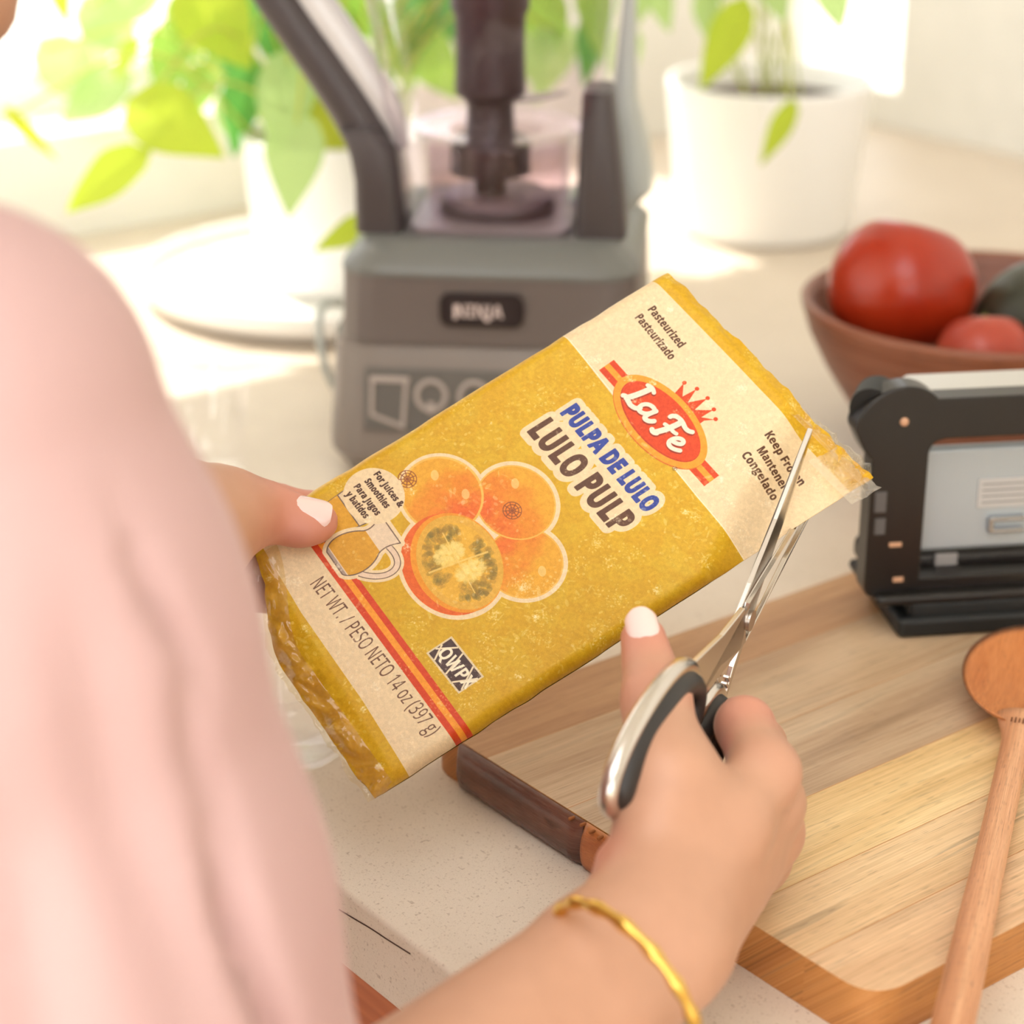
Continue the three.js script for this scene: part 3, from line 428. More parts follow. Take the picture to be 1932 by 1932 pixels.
// ------------------------------------------------------------------ black press with a silver panel
{ const o = onLevel(1686, 1208, BT), away = V(-camB.x, 0, -camB.z).normalize(), turn = Math.atan2(-away.x, -away.z) + 0.14;
  const a = thing('countertop_press', 'black framed kitchen press with a silver panel on the cutting board beside the bowl', 'kitchen appliance', o.toArray(), turn);
  const black = phys(0x17120f, 0.32), blackM = phys(0x121414, 0.55), silver = std(0xaab1b4, 0.38, { metalness: 0.3 }), rail = std(0xc8c6c0, 0.35, { metalness: 0.4 }), bronze = std(0xc99a78, 0.5);
  const W = 0.135;                                                                          // local x from the left foot, z towards the viewer
  mesh('base', merged([rbox(W - 0.004, 0.010, 0.05, 0.003, W / 2, 0.005, -0.025), rbox(W - 0.012, 0.010, 0.044, 0.003, W / 2 + 0.002, 0.0125, -0.025)]), blackM, a);
  mesh('ledge', merged([rbox(W + 0.013, 0.0055, 0.048, 0.0026, W / 2 - 0.002, 0.0185, -0.026), rbox(W + 0.008, 0.012, 0.03, 0.004, W / 2 - 0.002, 0.027, -0.038)]), black, a);
  const fr = new THREE.Shape();                                                             // front frame in the x-y plane
  const [x0, x1, y0, y1] = [-0.012, W + 0.008, 0.019, 0.1135];
  fr.moveTo(x0 + 0.004, y0); fr.lineTo(x1, y0); fr.lineTo(x1, y1); fr.lineTo(x0 + 0.028, y1); fr.quadraticCurveTo(x0 + 0.022, y1 + 0.0065, x0 + 0.013, y1 + 0.0065);
  fr.quadraticCurveTo(x0 + 0.001, y1 + 0.006, x0 - 0.006, y1 - 0.004); fr.quadraticCurveTo(x0 - 0.0105, y1 - 0.010, x0 - 0.008, y1 - 0.014); fr.quadraticCurveTo(x0 - 0.004, y1 - 0.024, x0, y1 - 0.027); fr.lineTo(x0, y0 + 0.006); fr.quadraticCurveTo(x0, y0, x0 + 0.004, y0);
  const hole = new THREE.Path(); const [a0, a1, b0, b1] = [0.0125, W - 0.016, 0.026, 0.0955];
  hole.moveTo(a0, b0); hole.lineTo(a0, b1 - 0.007); hole.quadraticCurveTo(a0 + 0.001, b1, a0 + 0.009, b1 + 0.0005); hole.lineTo(a1 - 0.008, b1 + 0.0005); hole.quadraticCurveTo(a1, b1, a1, b1 - 0.008); hole.lineTo(a1, b0); hole.lineTo(a0, b0); fr.holes.push(hole);
  const fg = new THREE.ExtrudeGeometry(fr, { depth: 0.012, bevelSize: 0.001, bevelThickness: 0.001, bevelSegments: 2, curveSegments: 10 }); fg.translate(0, 0, -0.022);
  const frame = mesh('frame', fg, black, a);
  mesh('hinge_knob', new THREE.CylinderGeometry(0.0098, 0.0108, 0.017, 28).rotateX(Math.PI / 2).rotateY(-0.5).translate(x0 + 0.002, y1 - 0.004, -0.021), blackM, frame);
  mesh('screw', new THREE.SphereGeometry(0.0021, 14, 10).scale(1, 1, 0.5).translate(0.0005, 0.1045, -0.0086), bronze, frame);
  for (const [x, y, w, h] of [[-0.008, 0.066, 0.0055, 0.010], [-0.0075, 0.054, 0.005, 0.008], [0.0005, 0.0445, 0.006, 0.0022], [0.003, 0.0268, 0.005, 0.0024]]) mesh('frame_mark', rbox(w, h, 0.0008, 0.0003, x, y, -0.0088), y > 0.046 ? std(0x5a5654, 0.6) : bronze, frame);
  mesh('top_rail', merged([rbox(W - 0.008, 0.008, 0.026, 0.003, W / 2 + 0.006, 0.1105, -0.034)]), rail, a);
  const pan = mesh('panel', rbox(W - 0.018, 0.0515, 0.006, 0.0024, W / 2 + 0.0005, 0.0605, -0.024), silver, a);
  mesh('label_plate', rbox(0.03, 0.0145, 0.001, 0.0004, 0.0575, 0.063, -0.0207), std(0xb9b5b0, 0.6), pan);
  for (let i = 0; i < 4; i++) mesh('label_line', rbox(0.026 - 0.004 * (i % 2), 0.0008, 0.0004, 0.0001, 0.0575 - 0.002 * (i % 2), 0.0675 - i * 0.003, -0.0201), std(0x8d8984, 0.7), pan);
  mesh('latch', merged([rbox(0.017, 0.0022, 0.004, 0.0008, 0.0575, 0.0505, -0.0195), rbox(0.017, 0.0022, 0.004, 0.0008, 0.0575, 0.0445, -0.0195), rbox(0.0025, 0.008, 0.004, 0.0008, 0.0495, 0.0475, -0.0195)]), std(0xa9aaac, 0.25, { metalness: 0.8 }), pan);
  mesh('indicator', rbox(0.011, 0.0062, 0.002, 0.0006, 0.0305, 0.0295, -0.0225), std(0x8d8783, 0.5), a);
}

// ------------------------------------------------------------------ frozen pulp package
// printed layout in cm: a across the pack (reading direction), b down from the top edge of the yellow field
const PK = (() => {
  const tilt = 0.24, n = camB.clone().multiplyScalar(Math.cos(tilt)).addScaledVector(camU, Math.sin(tilt)), c = at(1000, 1000, 0.845);
  const hit = (x, y) => { const d = at(x, y, 1).sub(camera.position); return camera.position.clone().addScaledVector(d, c.clone().sub(camera.position).dot(n) / d.dot(n)); };
  const O = hit(1060, 640), A = hit(1405, 1063), B = hit(562, 955), C = hit(890, 1390);
  const ex = A.clone().sub(O).add(C).sub(B).multiplyScalar(0.5 / 11.5), ey = B.clone().sub(O).add(C).sub(A).multiplyScalar(0.5 / 12.6);
  return { O, ex, ey, n, P: (a, b, h = 0) => O.clone().addScaledVector(ex, a).addScaledVector(ey, b).addScaledVector(n, h) };
})();
const PB0 = -6.4, PB1 = 17.4, PW = 11.5, KX = 1024 / PW, KY = 2048 / (PB1 - PB0);
const packTex = (() => {
  const cv = document.createElement('canvas'); cv.width = 1024; cv.height = 2048; const g = cv.getContext('2d');
  const Y = (b) => (b - PB0) * KY, X = (a) => a * KX, K = (KX + KY) / 2;
  const poly = (pts, fill) => { g.beginPath(); pts.forEach(([a, b], i) => g[i ? 'lineTo' : 'moveTo'](X(a), Y(b))); g.closePath(); if (fill) { g.fillStyle = fill; g.fill(); } };
  const ell = (a, b, ra, rb, rot = 0) => { g.beginPath(); g.ellipse(X(a), Y(b), ra * K, rb * K, rot, 0, 7); };
  const text = (s, a0, a1, base, cap, font, fill, { stroke, sw, slant = 0, da = 0, align } = {}) => {                // text fitted between a0 and a1, capitals cap cm high
    g.save(); g.translate(X(a0), Y(base)); g.rotate(Math.atan2(da, a1 - a0)); g.transform(1, 0, -slant, 1, 0, 0); g.font = font.replace('#', '100'); const w = g.measureText(s).width, sx = (a1 - a0) * KX / w, sy = cap * KY / 72; g.scale(sx, sy); g.lineJoin = 'round';
    if (stroke) { g.save(); g.strokeStyle = stroke; g.lineWidth = sw * K / ((sx + sy) / 2); g.strokeText(s, 0, 0); g.restore(); }
    if (fill) { g.fillStyle = fill; g.fillText(s, 0, 0); } g.restore();
  };
  const cream = '#e2c89e', red = '#cc4012', orange = '#ea9426', brown = '#55341f', yellow = '#ca9b14';
  g.fillStyle = yellow; g.fillRect(0, 0, 1024, 2048);
  // mottled frozen pulp
  for (let i = 0; i < 700; i++) { g.fillStyle = ['rgba(214,180,60,.10)', 'rgba(200,150,18,.10)', 'rgba(222,190,70,.08)'][i % 3]; g.beginPath(); g.ellipse(rnd() * 1024, rnd() * 2048, 20 + rnd() * 70, 10 + rnd() * 40, rnd() * 3, 0, 7); g.fill(); }
  // cream bands
  poly([[-0.1, -4.25], [4, -4.6], [8.6, -4.95], [11.6, -5.2], [11.6, -0.12], [8.4, -0.05], [4, 0.05], [-0.1, 0]], cream);
  poly([[-0.1, 12.75], [11.6, 13.0], [11.6, 15.45], [10.5, 15.35], [8.2, 15.15], [4, 15.0], [-0.1, 14.55]], cream);
  g.strokeStyle = 'rgba(240,222,190,.9)'; g.lineWidth = 4; g.beginPath(); g.moveTo(X(-0.1), Y(0)); g.lineTo(X(8.4), Y(-0.05)); g.lineTo(X(11.6), Y(-0.12)); g.stroke();
  // stripe above the lower band
  poly([[0, 12.38], [11.6, 12.55], [11.6, 13.3], [0, 13.13]], red); poly([[0, 12.62], [11.6, 12.79], [11.6, 13.04], [0, 12.87]], orange);
  // texts
  text('Pasteurized', 1.05, 3.12, -3.28, 0.34, 'bold #px sans-serif', brown, { stroke: brown, sw: 0.016 });
  text('Pasteurizado', 1.05, 3.32, -2.66, 0.34, 'bold #px sans-serif', brown, { stroke: brown, sw: 0.016 });
  text('Keep Frozen', 7.85, 10.25, -3.72, 0.36, 'bold #px sans-serif', brown, { stroke: brown, sw: 0.016 });
  text('Mantener', 8.2, 10.0, -3.08, 0.36, 'bold #px sans-serif', brown, { stroke: brown, sw: 0.016 });
  text('Congelado', 8.05, 10.15, -2.46, 0.36, 'bold #px sans-serif', brown, { stroke: brown, sw: 0.016 });
  // banner and oval logo
  const rot = -0.055;
  g.save(); g.translate(X(5.2), Y(-0.72)); g.rotate(rot); g.scale(K, K);
  g.fillStyle = red; g.fillRect(-3.15, -0.36, 6.3, 0.72); g.fillStyle = orange; g.fillRect(-3.15, -0.13, 6.3, 0.24);
  g.restore();
  g.save(); g.translate(X(5.2), Y(-0.8)); g.rotate(rot); g.scale(K, K);
  // crown
  g.fillStyle = red; g.beginPath(); g.moveTo(-0.55, -1.0);
  for (const [x, y, x2] of [[-0.72, -1.72, -0.3], [-0.22, -1.92, 0.02], [0.34, -1.98, 0.42], [0.86, -1.86, 0.82], [1.22, -1.66, 1.0]]) { g.lineTo(x, y); g.lineTo(x2, -1.32); } g.lineTo(1.0, -0.9); g.closePath(); g.fill();
  for (const [x, y] of [[-0.72, -1.76], [-0.22, -1.97], [0.34, -2.03], [0.86, -1.91], [1.22, -1.7]]) { g.beginPath(); g.arc(x, y, 0.085, 0, 7); g.fill(); }
  g.fillStyle = '#c9681c'; g.beginPath(); g.ellipse(0.02, 0.05, 2.36, 1.24, 0, 0, 7); g.fill();
  g.fillStyle = orange; g.beginPath(); g.ellipse(0, 0, 2.36, 1.24, 0, 0, 7); g.fill();
  g.fillStyle = '#b83a14'; g.beginPath(); g.ellipse(0, 0, 2.06, 1.0, 0, 0, 7); g.fill();
  g.fillStyle = '#cf4213'; g.beginPath(); g.ellipse(0.0, -0.03, 2.03, 0.97, 0, 0, 7); g.fill();
  // script lettering drawn with round strokes: "La Fe"
  const script = (dx, dy, col, w) => { g.save(); g.translate(dx, dy); g.strokeStyle = col; g.lineCap = 'round'; g.lineJoin = 'round'; const S = (lw, ...cmds) => { g.lineWidth = lw * w; g.beginPath(); for (const c of cmds) c.length === 2 ? (c.m ? g.moveTo(c[0], c[1]) : g.lineTo(c[0], c[1])) : g.bezierCurveTo(...c); g.stroke(); };
    const mv = (x, y) => Object.assign([x, y], { m: 1 });
    S(0.24, mv(-1.30, -0.62), [-1.36, -0.30, -1.44, 0.05, -1.58, 0.36]); S(0.17, mv(-1.5, -0.60), [-1.36, -0.68, -1.24, -0.68, -1.10, -0.58]); S(0.2, mv(-1.74, 0.40), [-1.62, 0.26, -1.45, 0.46, -1.22, 0.44], [-1.05, 0.42, -0.98, 0.36, -0.92, 0.24]);   // L
    S(0.18, mv(-0.46, -0.10), [-0.62, -0.26, -0.98, -0.12, -0.98, 0.16], [-0.98, 0.42, -0.66, 0.38, -0.52, 0.10]); S(0.2, mv(-0.44, -0.14), [-0.50, 0.05, -0.62, 0.40, -0.40, 0.38], [-0.28, 0.36, -0.20, 0.26, -0.16, 0.18]);          // a
    S(0.24, mv(0.52, -0.58), [0.48, -0.22, 0.38, 0.14, 0.22, 0.46]); S(0.19, mv(0.08, -0.42), [0.10, -0.64, 0.40, -0.70, 0.66, -0.60], [0.86, -0.52, 1.0, -0.56, 1.10, -0.66]); S(0.16, mv(0.20, -0.06), [0.42, -0.14, 0.60, -0.06, 0.78, -0.14]); S(0.2, mv(0.06, 0.46), [0.14, 0.52, 0.24, 0.50, 0.30, 0.42]);   // F
    S(0.18, mv(0.86, 0.18), [1.06, 0.16, 1.28, 0.04, 1.24, -0.10], [1.18, -0.24, 0.90, -0.12, 0.86, 0.16], [0.82, 0.44, 1.16, 0.46, 1.42, 0.20]);                                       // e
    g.restore(); };
  script(0.04, 0.05, '#8f2f16', 1.05); script(0, 0, '#ecd6c0', 1);
  g.restore();
  text('®', 7.0, 7.2, 0.05, 0.2, '#px sans-serif', brown);
  // product names with cream outline
  const names = [['PULPA DE LULO', 2.72, 7.98, 2.12, 0.72, '#31418f', 0.50, -0.16], ['LULO PULP', 2.62, 8.02, 3.62, 1.06, '#5b3a26', 0.56, -0.18]];
  for (const [s, a0, a1, b, cap, , sw, da] of names) text(s, a0, a1, b, cap, 'bold #px sans-serif', null, { stroke: cream, sw, da, slant: 0.02 });
  for (const [s, a0, a1, b, cap, col, , da] of names) text(s, a0, a1, b, cap, 'bold #px sans-serif', col, { stroke: col, sw: 0.075, da, slant: 0.02 });
  // fruit picture: four orange fruits with a cream outline
  const fruit = [[3.02, 7.85, 1.62, 1.5], [4.85, 5.75, 1.62, 1.45], [7.05, 6.95, 1.48, 1.45]], half = [5.62, 9.05, 2.16, 1.8, 0.2];
  g.fillStyle = cream; for (const [a, b, x, y] of fruit) { ell(a, b, x + 0.17, y + 0.17); g.fill(); } ell(half[0] - 0.05, half[1] + 0.12, half[2] + 0.2, half[3] + 0.24, half[4]); g.fill();
  for (const [a, b, x, y] of [fruit[2], fruit[1], fruit[0]]) {
    g.save(); ell(a, b, x, y); g.clip(); g.fillStyle = '#dc9a2a'; g.fillRect(0, 0, 1024, 2048);
    for (let i = 0; i < 240; i++) { const q = rnd() * 6.3, r = Math.sqrt(rnd()), cx = 4.9, cy = 7.7, px = a + Math.cos(q) * r * x, py = b + Math.sin(q) * r * y, near = Math.hypot(px - cx, py - cy); g.fillStyle = near < 1.6 ? 'rgba(220,90,32,.13)' : near < 2.6 ? 'rgba(224,120,30,.10)' : 'rgba(222,160,40,.12)'; ell(px, py, 0.35, 0.3, q); g.fill(); }
    g.restore(); g.strokeStyle = '#e2ad4a'; g.lineWidth = 5; ell(a, b, x - 0.03, y - 0.03); g.stroke();
  }
  g.strokeStyle = 'rgba(226,176,80,.9)'; g.lineWidth = 6; ell(fruit[0][0], fruit[0][1], fruit[0][2], fruit[0][3]); g.stroke();
  for (const [a, b] of [[5.05, 6.05], [1.75, 8.55]]) { g.strokeStyle = '#8a4a22'; g.lineWidth = 3; for (const r of [0.36, 0.25, 0.12]) { ell(a, b, r, r * 0.95); g.stroke(); } for (let k = 0; k < 9; k++) { g.beginPath(); g.moveTo(X(a), Y(b)); g.lineTo(X(a + 0.36 * Math.cos(k * 0.7)), Y(b + 0.36 * Math.sin(k * 0.7))); g.stroke(); } }
  for (const [a, b] of [[2.2, 7.6], [3.5, 7.1], [4.2, 5.3], [7.7, 6.6]]) { g.fillStyle = 'rgba(240,214,160,.5)'; ell(a, b, 0.22, 0.15, 0.5); g.fill(); }
  { const [a, b, x, y, r] = half;
    g.fillStyle = '#d9601f'; ell(a - 0.08, b + 0.2, x, y, r); g.fill(); g.fillStyle = '#e08f22'; ell(a, b - 0.03, x - 0.03, y - 0.14, r); g.fill();
    g.fillStyle = '#d6a23a'; ell(a + 0.05, b - 0.12, x - 0.14, y - 0.26, r); g.fill(); g.fillStyle = '#dba634'; ell(a + 0.05, b - 0.1, x - 0.45, y - 0.5, r); g.fill();
    g.save(); ell(a + 0.05, b - 0.1, x - 0.4, y - 0.45, r); g.clip();
    for (let i = 0; i < 420; i++) { const q = rnd() * 6.3, rr = 0.45 + 0.5 * Math.sqrt(rnd()), px = a + 0.05 + Math.cos(q) * rr * (x - 0.45), py = b - 0.1 + Math.sin(q) * rr * (y - 0.5); if (Math.abs(Math.sin(q - 1.0)) < 0.25) continue; g.fillStyle = ['rgba(84,82,44,.17)', 'rgba(112,94,40,.2)', 'rgba(150,110,40,.2)'][i % 3]; ell(px, py, 0.13, 0.1, q); g.fill(); }
    for (let i = 0; i < 260; i++) { const q = rnd() * 6.3, rr = 0.62 * Math.sqrt(rnd()), sgn = i % 2 ? 1 : -1, px = a + 0.05 + sgn * 0.5 + Math.cos(q) * rr * 0.62, py = b - 0.12 - sgn * 0.12 + Math.sin(q) * rr * 0.95; g.fillStyle = 'rgba(232,204,120,.3)'; ell(px, py, 0.12, 0.08, q); g.fill(); }
    g.restore(); g.strokeStyle = 'rgba(228,190,100,.85)'; g.lineWidth = 7; g.beginPath(); g.moveTo(X(a + 0.3), Y(b - 1.25)); g.quadraticCurveTo(X(a), Y(b - 0.1), X(a - 0.25), Y(b + 1.1)); g.stroke();
    g.lineWidth = 4; g.beginPath(); g.moveTo(X(a - 1.3), Y(b - 0.3)); g.lineTo(X(a + 1.4), Y(b + 0.15)); g.stroke(); }
  // glass and jug, with a speech circle
  const dk = '#6b5344';
  const glass = (cx, cb, fn) => { g.save(); g.translate(X(cx), Y(cb)); g.rotate(0.04); g.scale(K, K); fn(); g.restore(); };
  glass(1.55, 11.75, () => { g.lineWidth = 0.045; g.strokeStyle = dk; g.fillStyle = '#d9c09a'; g.beginPath(); g.moveTo(-0.85, -1.2); g.lineTo(0.85, -1.2); g.lineTo(0.6, 0.95); g.lineTo(-0.6, 0.95); g.closePath(); g.fill(); g.stroke(); g.fillStyle = '#d0961f'; g.beginPath(); g.moveTo(-0.78, -0.6); g.lineTo(0.78, -0.6); g.lineTo(0.62, 0.7); g.lineTo(-0.62, 0.7); g.fill(); g.stroke(); g.fillStyle = '#a48f80'; g.fillRect(-0.6, 0.72, 1.2, 0.22); g.strokeRect(-0.6, 0.72, 1.2, 0.22); });
  glass(3.1, 11.75, () => { g.lineJoin = 'round';
    const body = () => { g.beginPath(); g.moveTo(-0.55, -1.45); g.lineTo(0.62, -1.45); g.quadraticCurveTo(0.38, -0.9, 0.55, -0.55); g.bezierCurveTo(1.05, 0.1, 0.85, 0.9, 0.55, 1.05); g.lineTo(-0.55, 1.05); g.bezierCurveTo(-0.95, 0.8, -1.0, 0.1, -0.55, -0.55); g.quadraticCurveTo(-0.38, -0.95, -0.85, -1.5); g.closePath(); };
    const grip = () => { g.beginPath(); g.moveTo(0.5, -1.0); g.bezierCurveTo(1.75, -1.25, 1.7, -0.1, 0.86, 0.5); };
    g.lineWidth = 0.34; g.strokeStyle = cream; body(); g.stroke(); g.lineWidth = 0.5; grip(); g.stroke(); g.lineWidth = 0.26; g.strokeStyle = dk; grip(); g.stroke(); g.lineWidth = 0.19; g.strokeStyle = '#dcc0a4'; grip(); g.stroke();
    g.fillStyle = '#dcc3a4'; g.strokeStyle = dk; g.lineWidth = 0.045; body(); g.fill(); g.save(); body(); g.clip(); g.fillStyle = '#cf9526'; g.fillRect(-1.2, -0.62, 2.4, 1.5); g.fillStyle = '#a48f80'; g.fillRect(-1.2, 0.92, 2.4, 0.2); g.restore(); body(); g.stroke(); });
  g.fillStyle = cream; ell(1.62, 10.0, 1.2, 1.14); g.fill();
  [['For Juices &', 0.85, 2.55, 9.5], ['Smoothies', 0.9, 2.3, 9.95], ['Para Jugos', 0.85, 2.35, 10.42], ['y batidos', 0.95, 2.2, 10.85]].forEach(([s, a0, a1, b]) => text(s, a0, a1, b, 0.27, 'bold #px sans-serif', '#4a2c1c', { stroke: '#4a2c1c', sw: 0.02 }));
  // net weight
  text('NET WT. / PESO NETO 14 oz (397 g)', 3.2, 10.75, 14.08, 0.62, '#px sans-serif', '#6a4632', { da: -0.1 });
  // square mark
  g.save(); g.translate(X(8.95), Y(11.5)); g.rotate(-0.02); g.scale(K, K); g.fillStyle = '#d8c39a'; g.fillRect(-1.02, -0.58, 2.04, 1.16); g.fillStyle = '#4a3430'; g.fillRect(-0.95, -0.5, 1.9, 1.0);
  g.strokeStyle = '#e4d2ae'; g.lineWidth = 0.07; for (const [x0, y0, x1, y1] of [[-0.95, 0.2, -0.5, -0.5], [-0.2, -0.5, 0.1, 0.5], [0.5, 0.5, 0.95, -0.35], [0.45, -0.5, 0.95, 0.4], [-0.95, -0.1, -0.6, 0.5]]) { g.beginPath(); g.moveTo(x0, y0); g.lineTo(x1, y1); g.stroke(); }
  g.fillStyle = '#efe2c4'; g.font = 'bold 100px sans-serif'; g.save(); g.translate(-0.82, 0.27); g.scale(0.0064, 0.0075); g.fillText('QWPX', 0, 0); g.restore(); g.restore();
  // frost: pale crystalline flecks and smears in the print film
  for (let i = 0; i < 2600; i++) { const x = rnd() * 1024, y = rnd() * 2048, n = fbm(x / 150, y / 150, 3, 3); if (n < 0.5) continue; g.fillStyle = 'rgba(246,232,200,' + (0.06 + 0.20 * rnd()) + ')'; g.beginPath(); g.ellipse(x, y, 2 + rnd() * 11 * (n - 0.42) * 4, 1.5 + rnd() * 5, rnd() * 3, 0, 7); g.fill(); }
  for (let i = 0; i < 95; i++) { const e = i % 3, x = e === 0 ? 1024 - rnd() * 330 : rnd() * 1024, y = e === 1 ? rnd() * 520 : 300 + rnd() * 1700, sp = 10 + rnd() * 38; for (let k = 0; k < 55; k++) { g.fillStyle = 'rgba(250,238,208,' + (0.08 + 0.2 * rnd()) + ')'; g.beginPath(); g.ellipse(x + (rnd() + rnd() + rnd() - 1.5) * sp, y + (rnd() + rnd() + rnd() - 1.5) * sp, 1 + rnd() * 4, 1 + rnd() * 2.5, rnd() * 3, 0, 7); g.fill(); } }
  // fine grain of frozen pulp
  const im = g.getImageData(0, 0, 1024, 2048), D = im.data;
  for (let y = 0; y < 2048; y++) for (let x = 0; x < 1024; x++) { const i = (y * 1024 + x) * 4, k = (H3(x >> 1, y >> 1, 9) - 0.5) * 13 + (noise(x / 9, y / 9, 2) - 0.5) * 14; D[i] += k; D[i + 1] += k * 0.9; D[i + 2] += k * 0.7; }
  g.putImageData(im, 0, 0);
  const t = new THREE.CanvasTexture(cv); t.colorSpace = THREE.SRGBColorSpace; t.wrapS = t.wrapT = THREE.ClampToEdgeWrapping; t.anisotropy = 8; return t;
})();
const frostBump = dataTex(512, 512, (u, v) => { const n = tnoise(u * 60, v * 60, 60, 60, 12) * 0.5 + tnoise(u * 20, v * 20, 20, 20, 13) * 0.5; const c = n * 255; return [c, c, c]; }, false);
{ const base = PK.P(5.75, 16.2), p = thing('food_package', 'yellow frozen fruit pulp package with cream ends and a red oval logo', 'package', base.toArray());
  const topB = (a) => -4.55 - 0.085 * a, botB = (a) => 14.75 + 0.085 * a;                       // where the frozen block starts to slope to its ends
  const half = (a, b) => {                                                                   // half thickness in metres
    const side = (d) => (d >= 0.55 ? 1 : Math.sqrt(Math.max(0, 1 - (1 - d / 0.55) ** 2))), e = Math.min(a, PW - a);
    const s0 = (b - topB(a) + 0.1) / 0.75, s1 = (botB(a) + 0.15 - b) / 1.5, end = (s) => (s >= 0 ? 1 : clamp(1 + s, 0, 1) ** 0.7);
    const cd = (11.5 - a) * 0.88 + (b + 0.2) * 0.475, corner = b < 1.5 ? 0.10 + 0.90 * sstep(-0.15, 1.5, cd) : 1;    // the block does not reach into the corner that is cut
    return Math.max(0.0004, corner * 0.0095 * (0.12 + 0.88 * side(e)) * (0.06 + 0.94 * Math.min(end(s0), end(s1))) + 0.0007 * (fbm(a * 0.8, b * 0.8, 4, 3) - 0.5));
  };
  const wob = (a, b) => [0.06 * (noise(b * 1.3, 3) - 0.5) * (a < 1 || a > PW - 1 ? 1 : 0), 0];
  const crumple = (a, b, s) => { const d = Math.max(topB(a) - 0.15 - b, b - botB(a) - 0.25, 0); return Math.min(1, d * 1.2) * 0.0032 * (Math.abs(2 * fbm(a * 1.4 + s, b * 1.6, 6, 3) - 1) * 2 - 0.35 + 0.7 * (noise(a * 3.1, b * 2.2, 8 + s) - 0.5)); };
  const NA = 110, NB = 220, b0 = (a) => -5.05 - 0.105 * a, b1 = (a) => 15.05 + 1.75 * sstep(0.8, 5.5, a) + 0.02 * a;
  const face = (sgn) => grid(NA, NB, (u, v) => { const a = PW * (0.5 - 0.5 * Math.cos(Math.PI * (0.06 + 0.88 * u))) , aa = clamp((a - PW * (0.5 - 0.5 * Math.cos(Math.PI * 0.06))) / (PW * Math.cos(Math.PI * 0.06)) * PW, 0, PW), b = lerp(b0(aa), b1(aa), v); return PK.P(aa + wob(aa, b)[0], b + 0.12 * (noise(aa * 2.2, v > 0.5 ? 7 : 2) - 0.5) * (v < 0.01 || v > 0.99 ? 1 : 0), sgn * half(aa, b) + crumple(aa, b, 0)).sub(base); });
  const withUV = (g) => { const q = g.attributes.position, uv = g.attributes.uv, ex = PK.ex, ey = PK.ey, d = V(), xx = ex.lengthSq(), yy = ey.lengthSq(), xy = ex.dot(ey), det = xx * yy - xy * xy;
    for (let i = 0; i < q.count; i++) { d.set(q.getX(i), q.getY(i), q.getZ(i)).add(base).sub(PK.O); const dx = d.dot(ex), dy = d.dot(ey); uv.setXY(i, (dx * yy - dy * xy) / det / PW, 1 - ((dy * xx - dx * xy) / det - PB0) / (PB1 - PB0)); } return g; };
  const frontFace = withUV(face(1)); frontFace.index.array.reverse(); frontFace.computeVertexNormals();
  const plain = face(-1);
  mesh('printed_front', frontFace, phys(0xffffff, 0.5, { map: packTex, bumpMap: frostBump, bumpScale: 0.00012, specularIntensity: 0.7, side: THREE.DoubleSide }), p);
  mesh('back', plain, phys(0xcfa11f, 0.4, { side: THREE.DoubleSide }), p);
  // clear crinkled film at both ends
  const film = phys(0xfaf4e2, 0.1, { transmission: 0.97, thickness: 0, ior: 1.5, side: THREE.DoubleSide });
  const flap = (...args) => { const g = flapGrid(...args); g.index.array.reverse(); g.computeVertexNormals(); return g; };
  const flapGrid = (a0, a1, inner, outer, s, lift) => grid(70, 18, (u, v) => { const a = lerp(a0, a1, u), w = outer(a) + 0.16 * (noise(a * 2.6, s) - 0.5) + 0.08 * (noise(a * 7, s + 1) - 0.5), b = lerp(inner(a), w, v); const k = Math.sin(v * Math.PI * 0.75), ridge = Math.abs(2 * noise(a * 1.9, b * 2.4, s) - 1) + 0.5 * Math.abs(2 * noise(a * 4.2, b * 4.6, s + 2) - 1); const rise = k * 0.005 * (ridge - 0.6); return PK.P(a, b, lift ? lift(v) + rise : half(a, Math.min(b, b1(a))) + crumple(a, b, 0) + 0.0011 * Math.sin(Math.PI * Math.min(1, v * 1.3)) + Math.max(0, rise) * 0.6).sub(base); });
  mesh('end_film', flap(0.6, 11.6, (a) => topB(a) + 0.05, (a) => -4.62 - 0.17 * a + (a > 11 ? (a - 11) * 0.6 : 0), 21, (v) => lerp(0.0078, -0.001, v)), film, p);
  const frosted = phys(0xfbf6ea, 0.35, { transmission: 0.85, thickness: 0, ior: 1.5, side: THREE.DoubleSide });
  mesh('end_film', flap(9.7, 12.05, (a) => -4.4 - 0.1 * (a - 9.7), (a) => -5.75 - 0.16 * (a - 8.8), 24, (v) => lerp(0.0098, 0.0005, v)), frosted, p);
  mesh('end_film', flap(1.2, 11.5, (a) => b1(a) - 0.95, (a) => b1(a) + 0.22, 31, null), film, p);
}

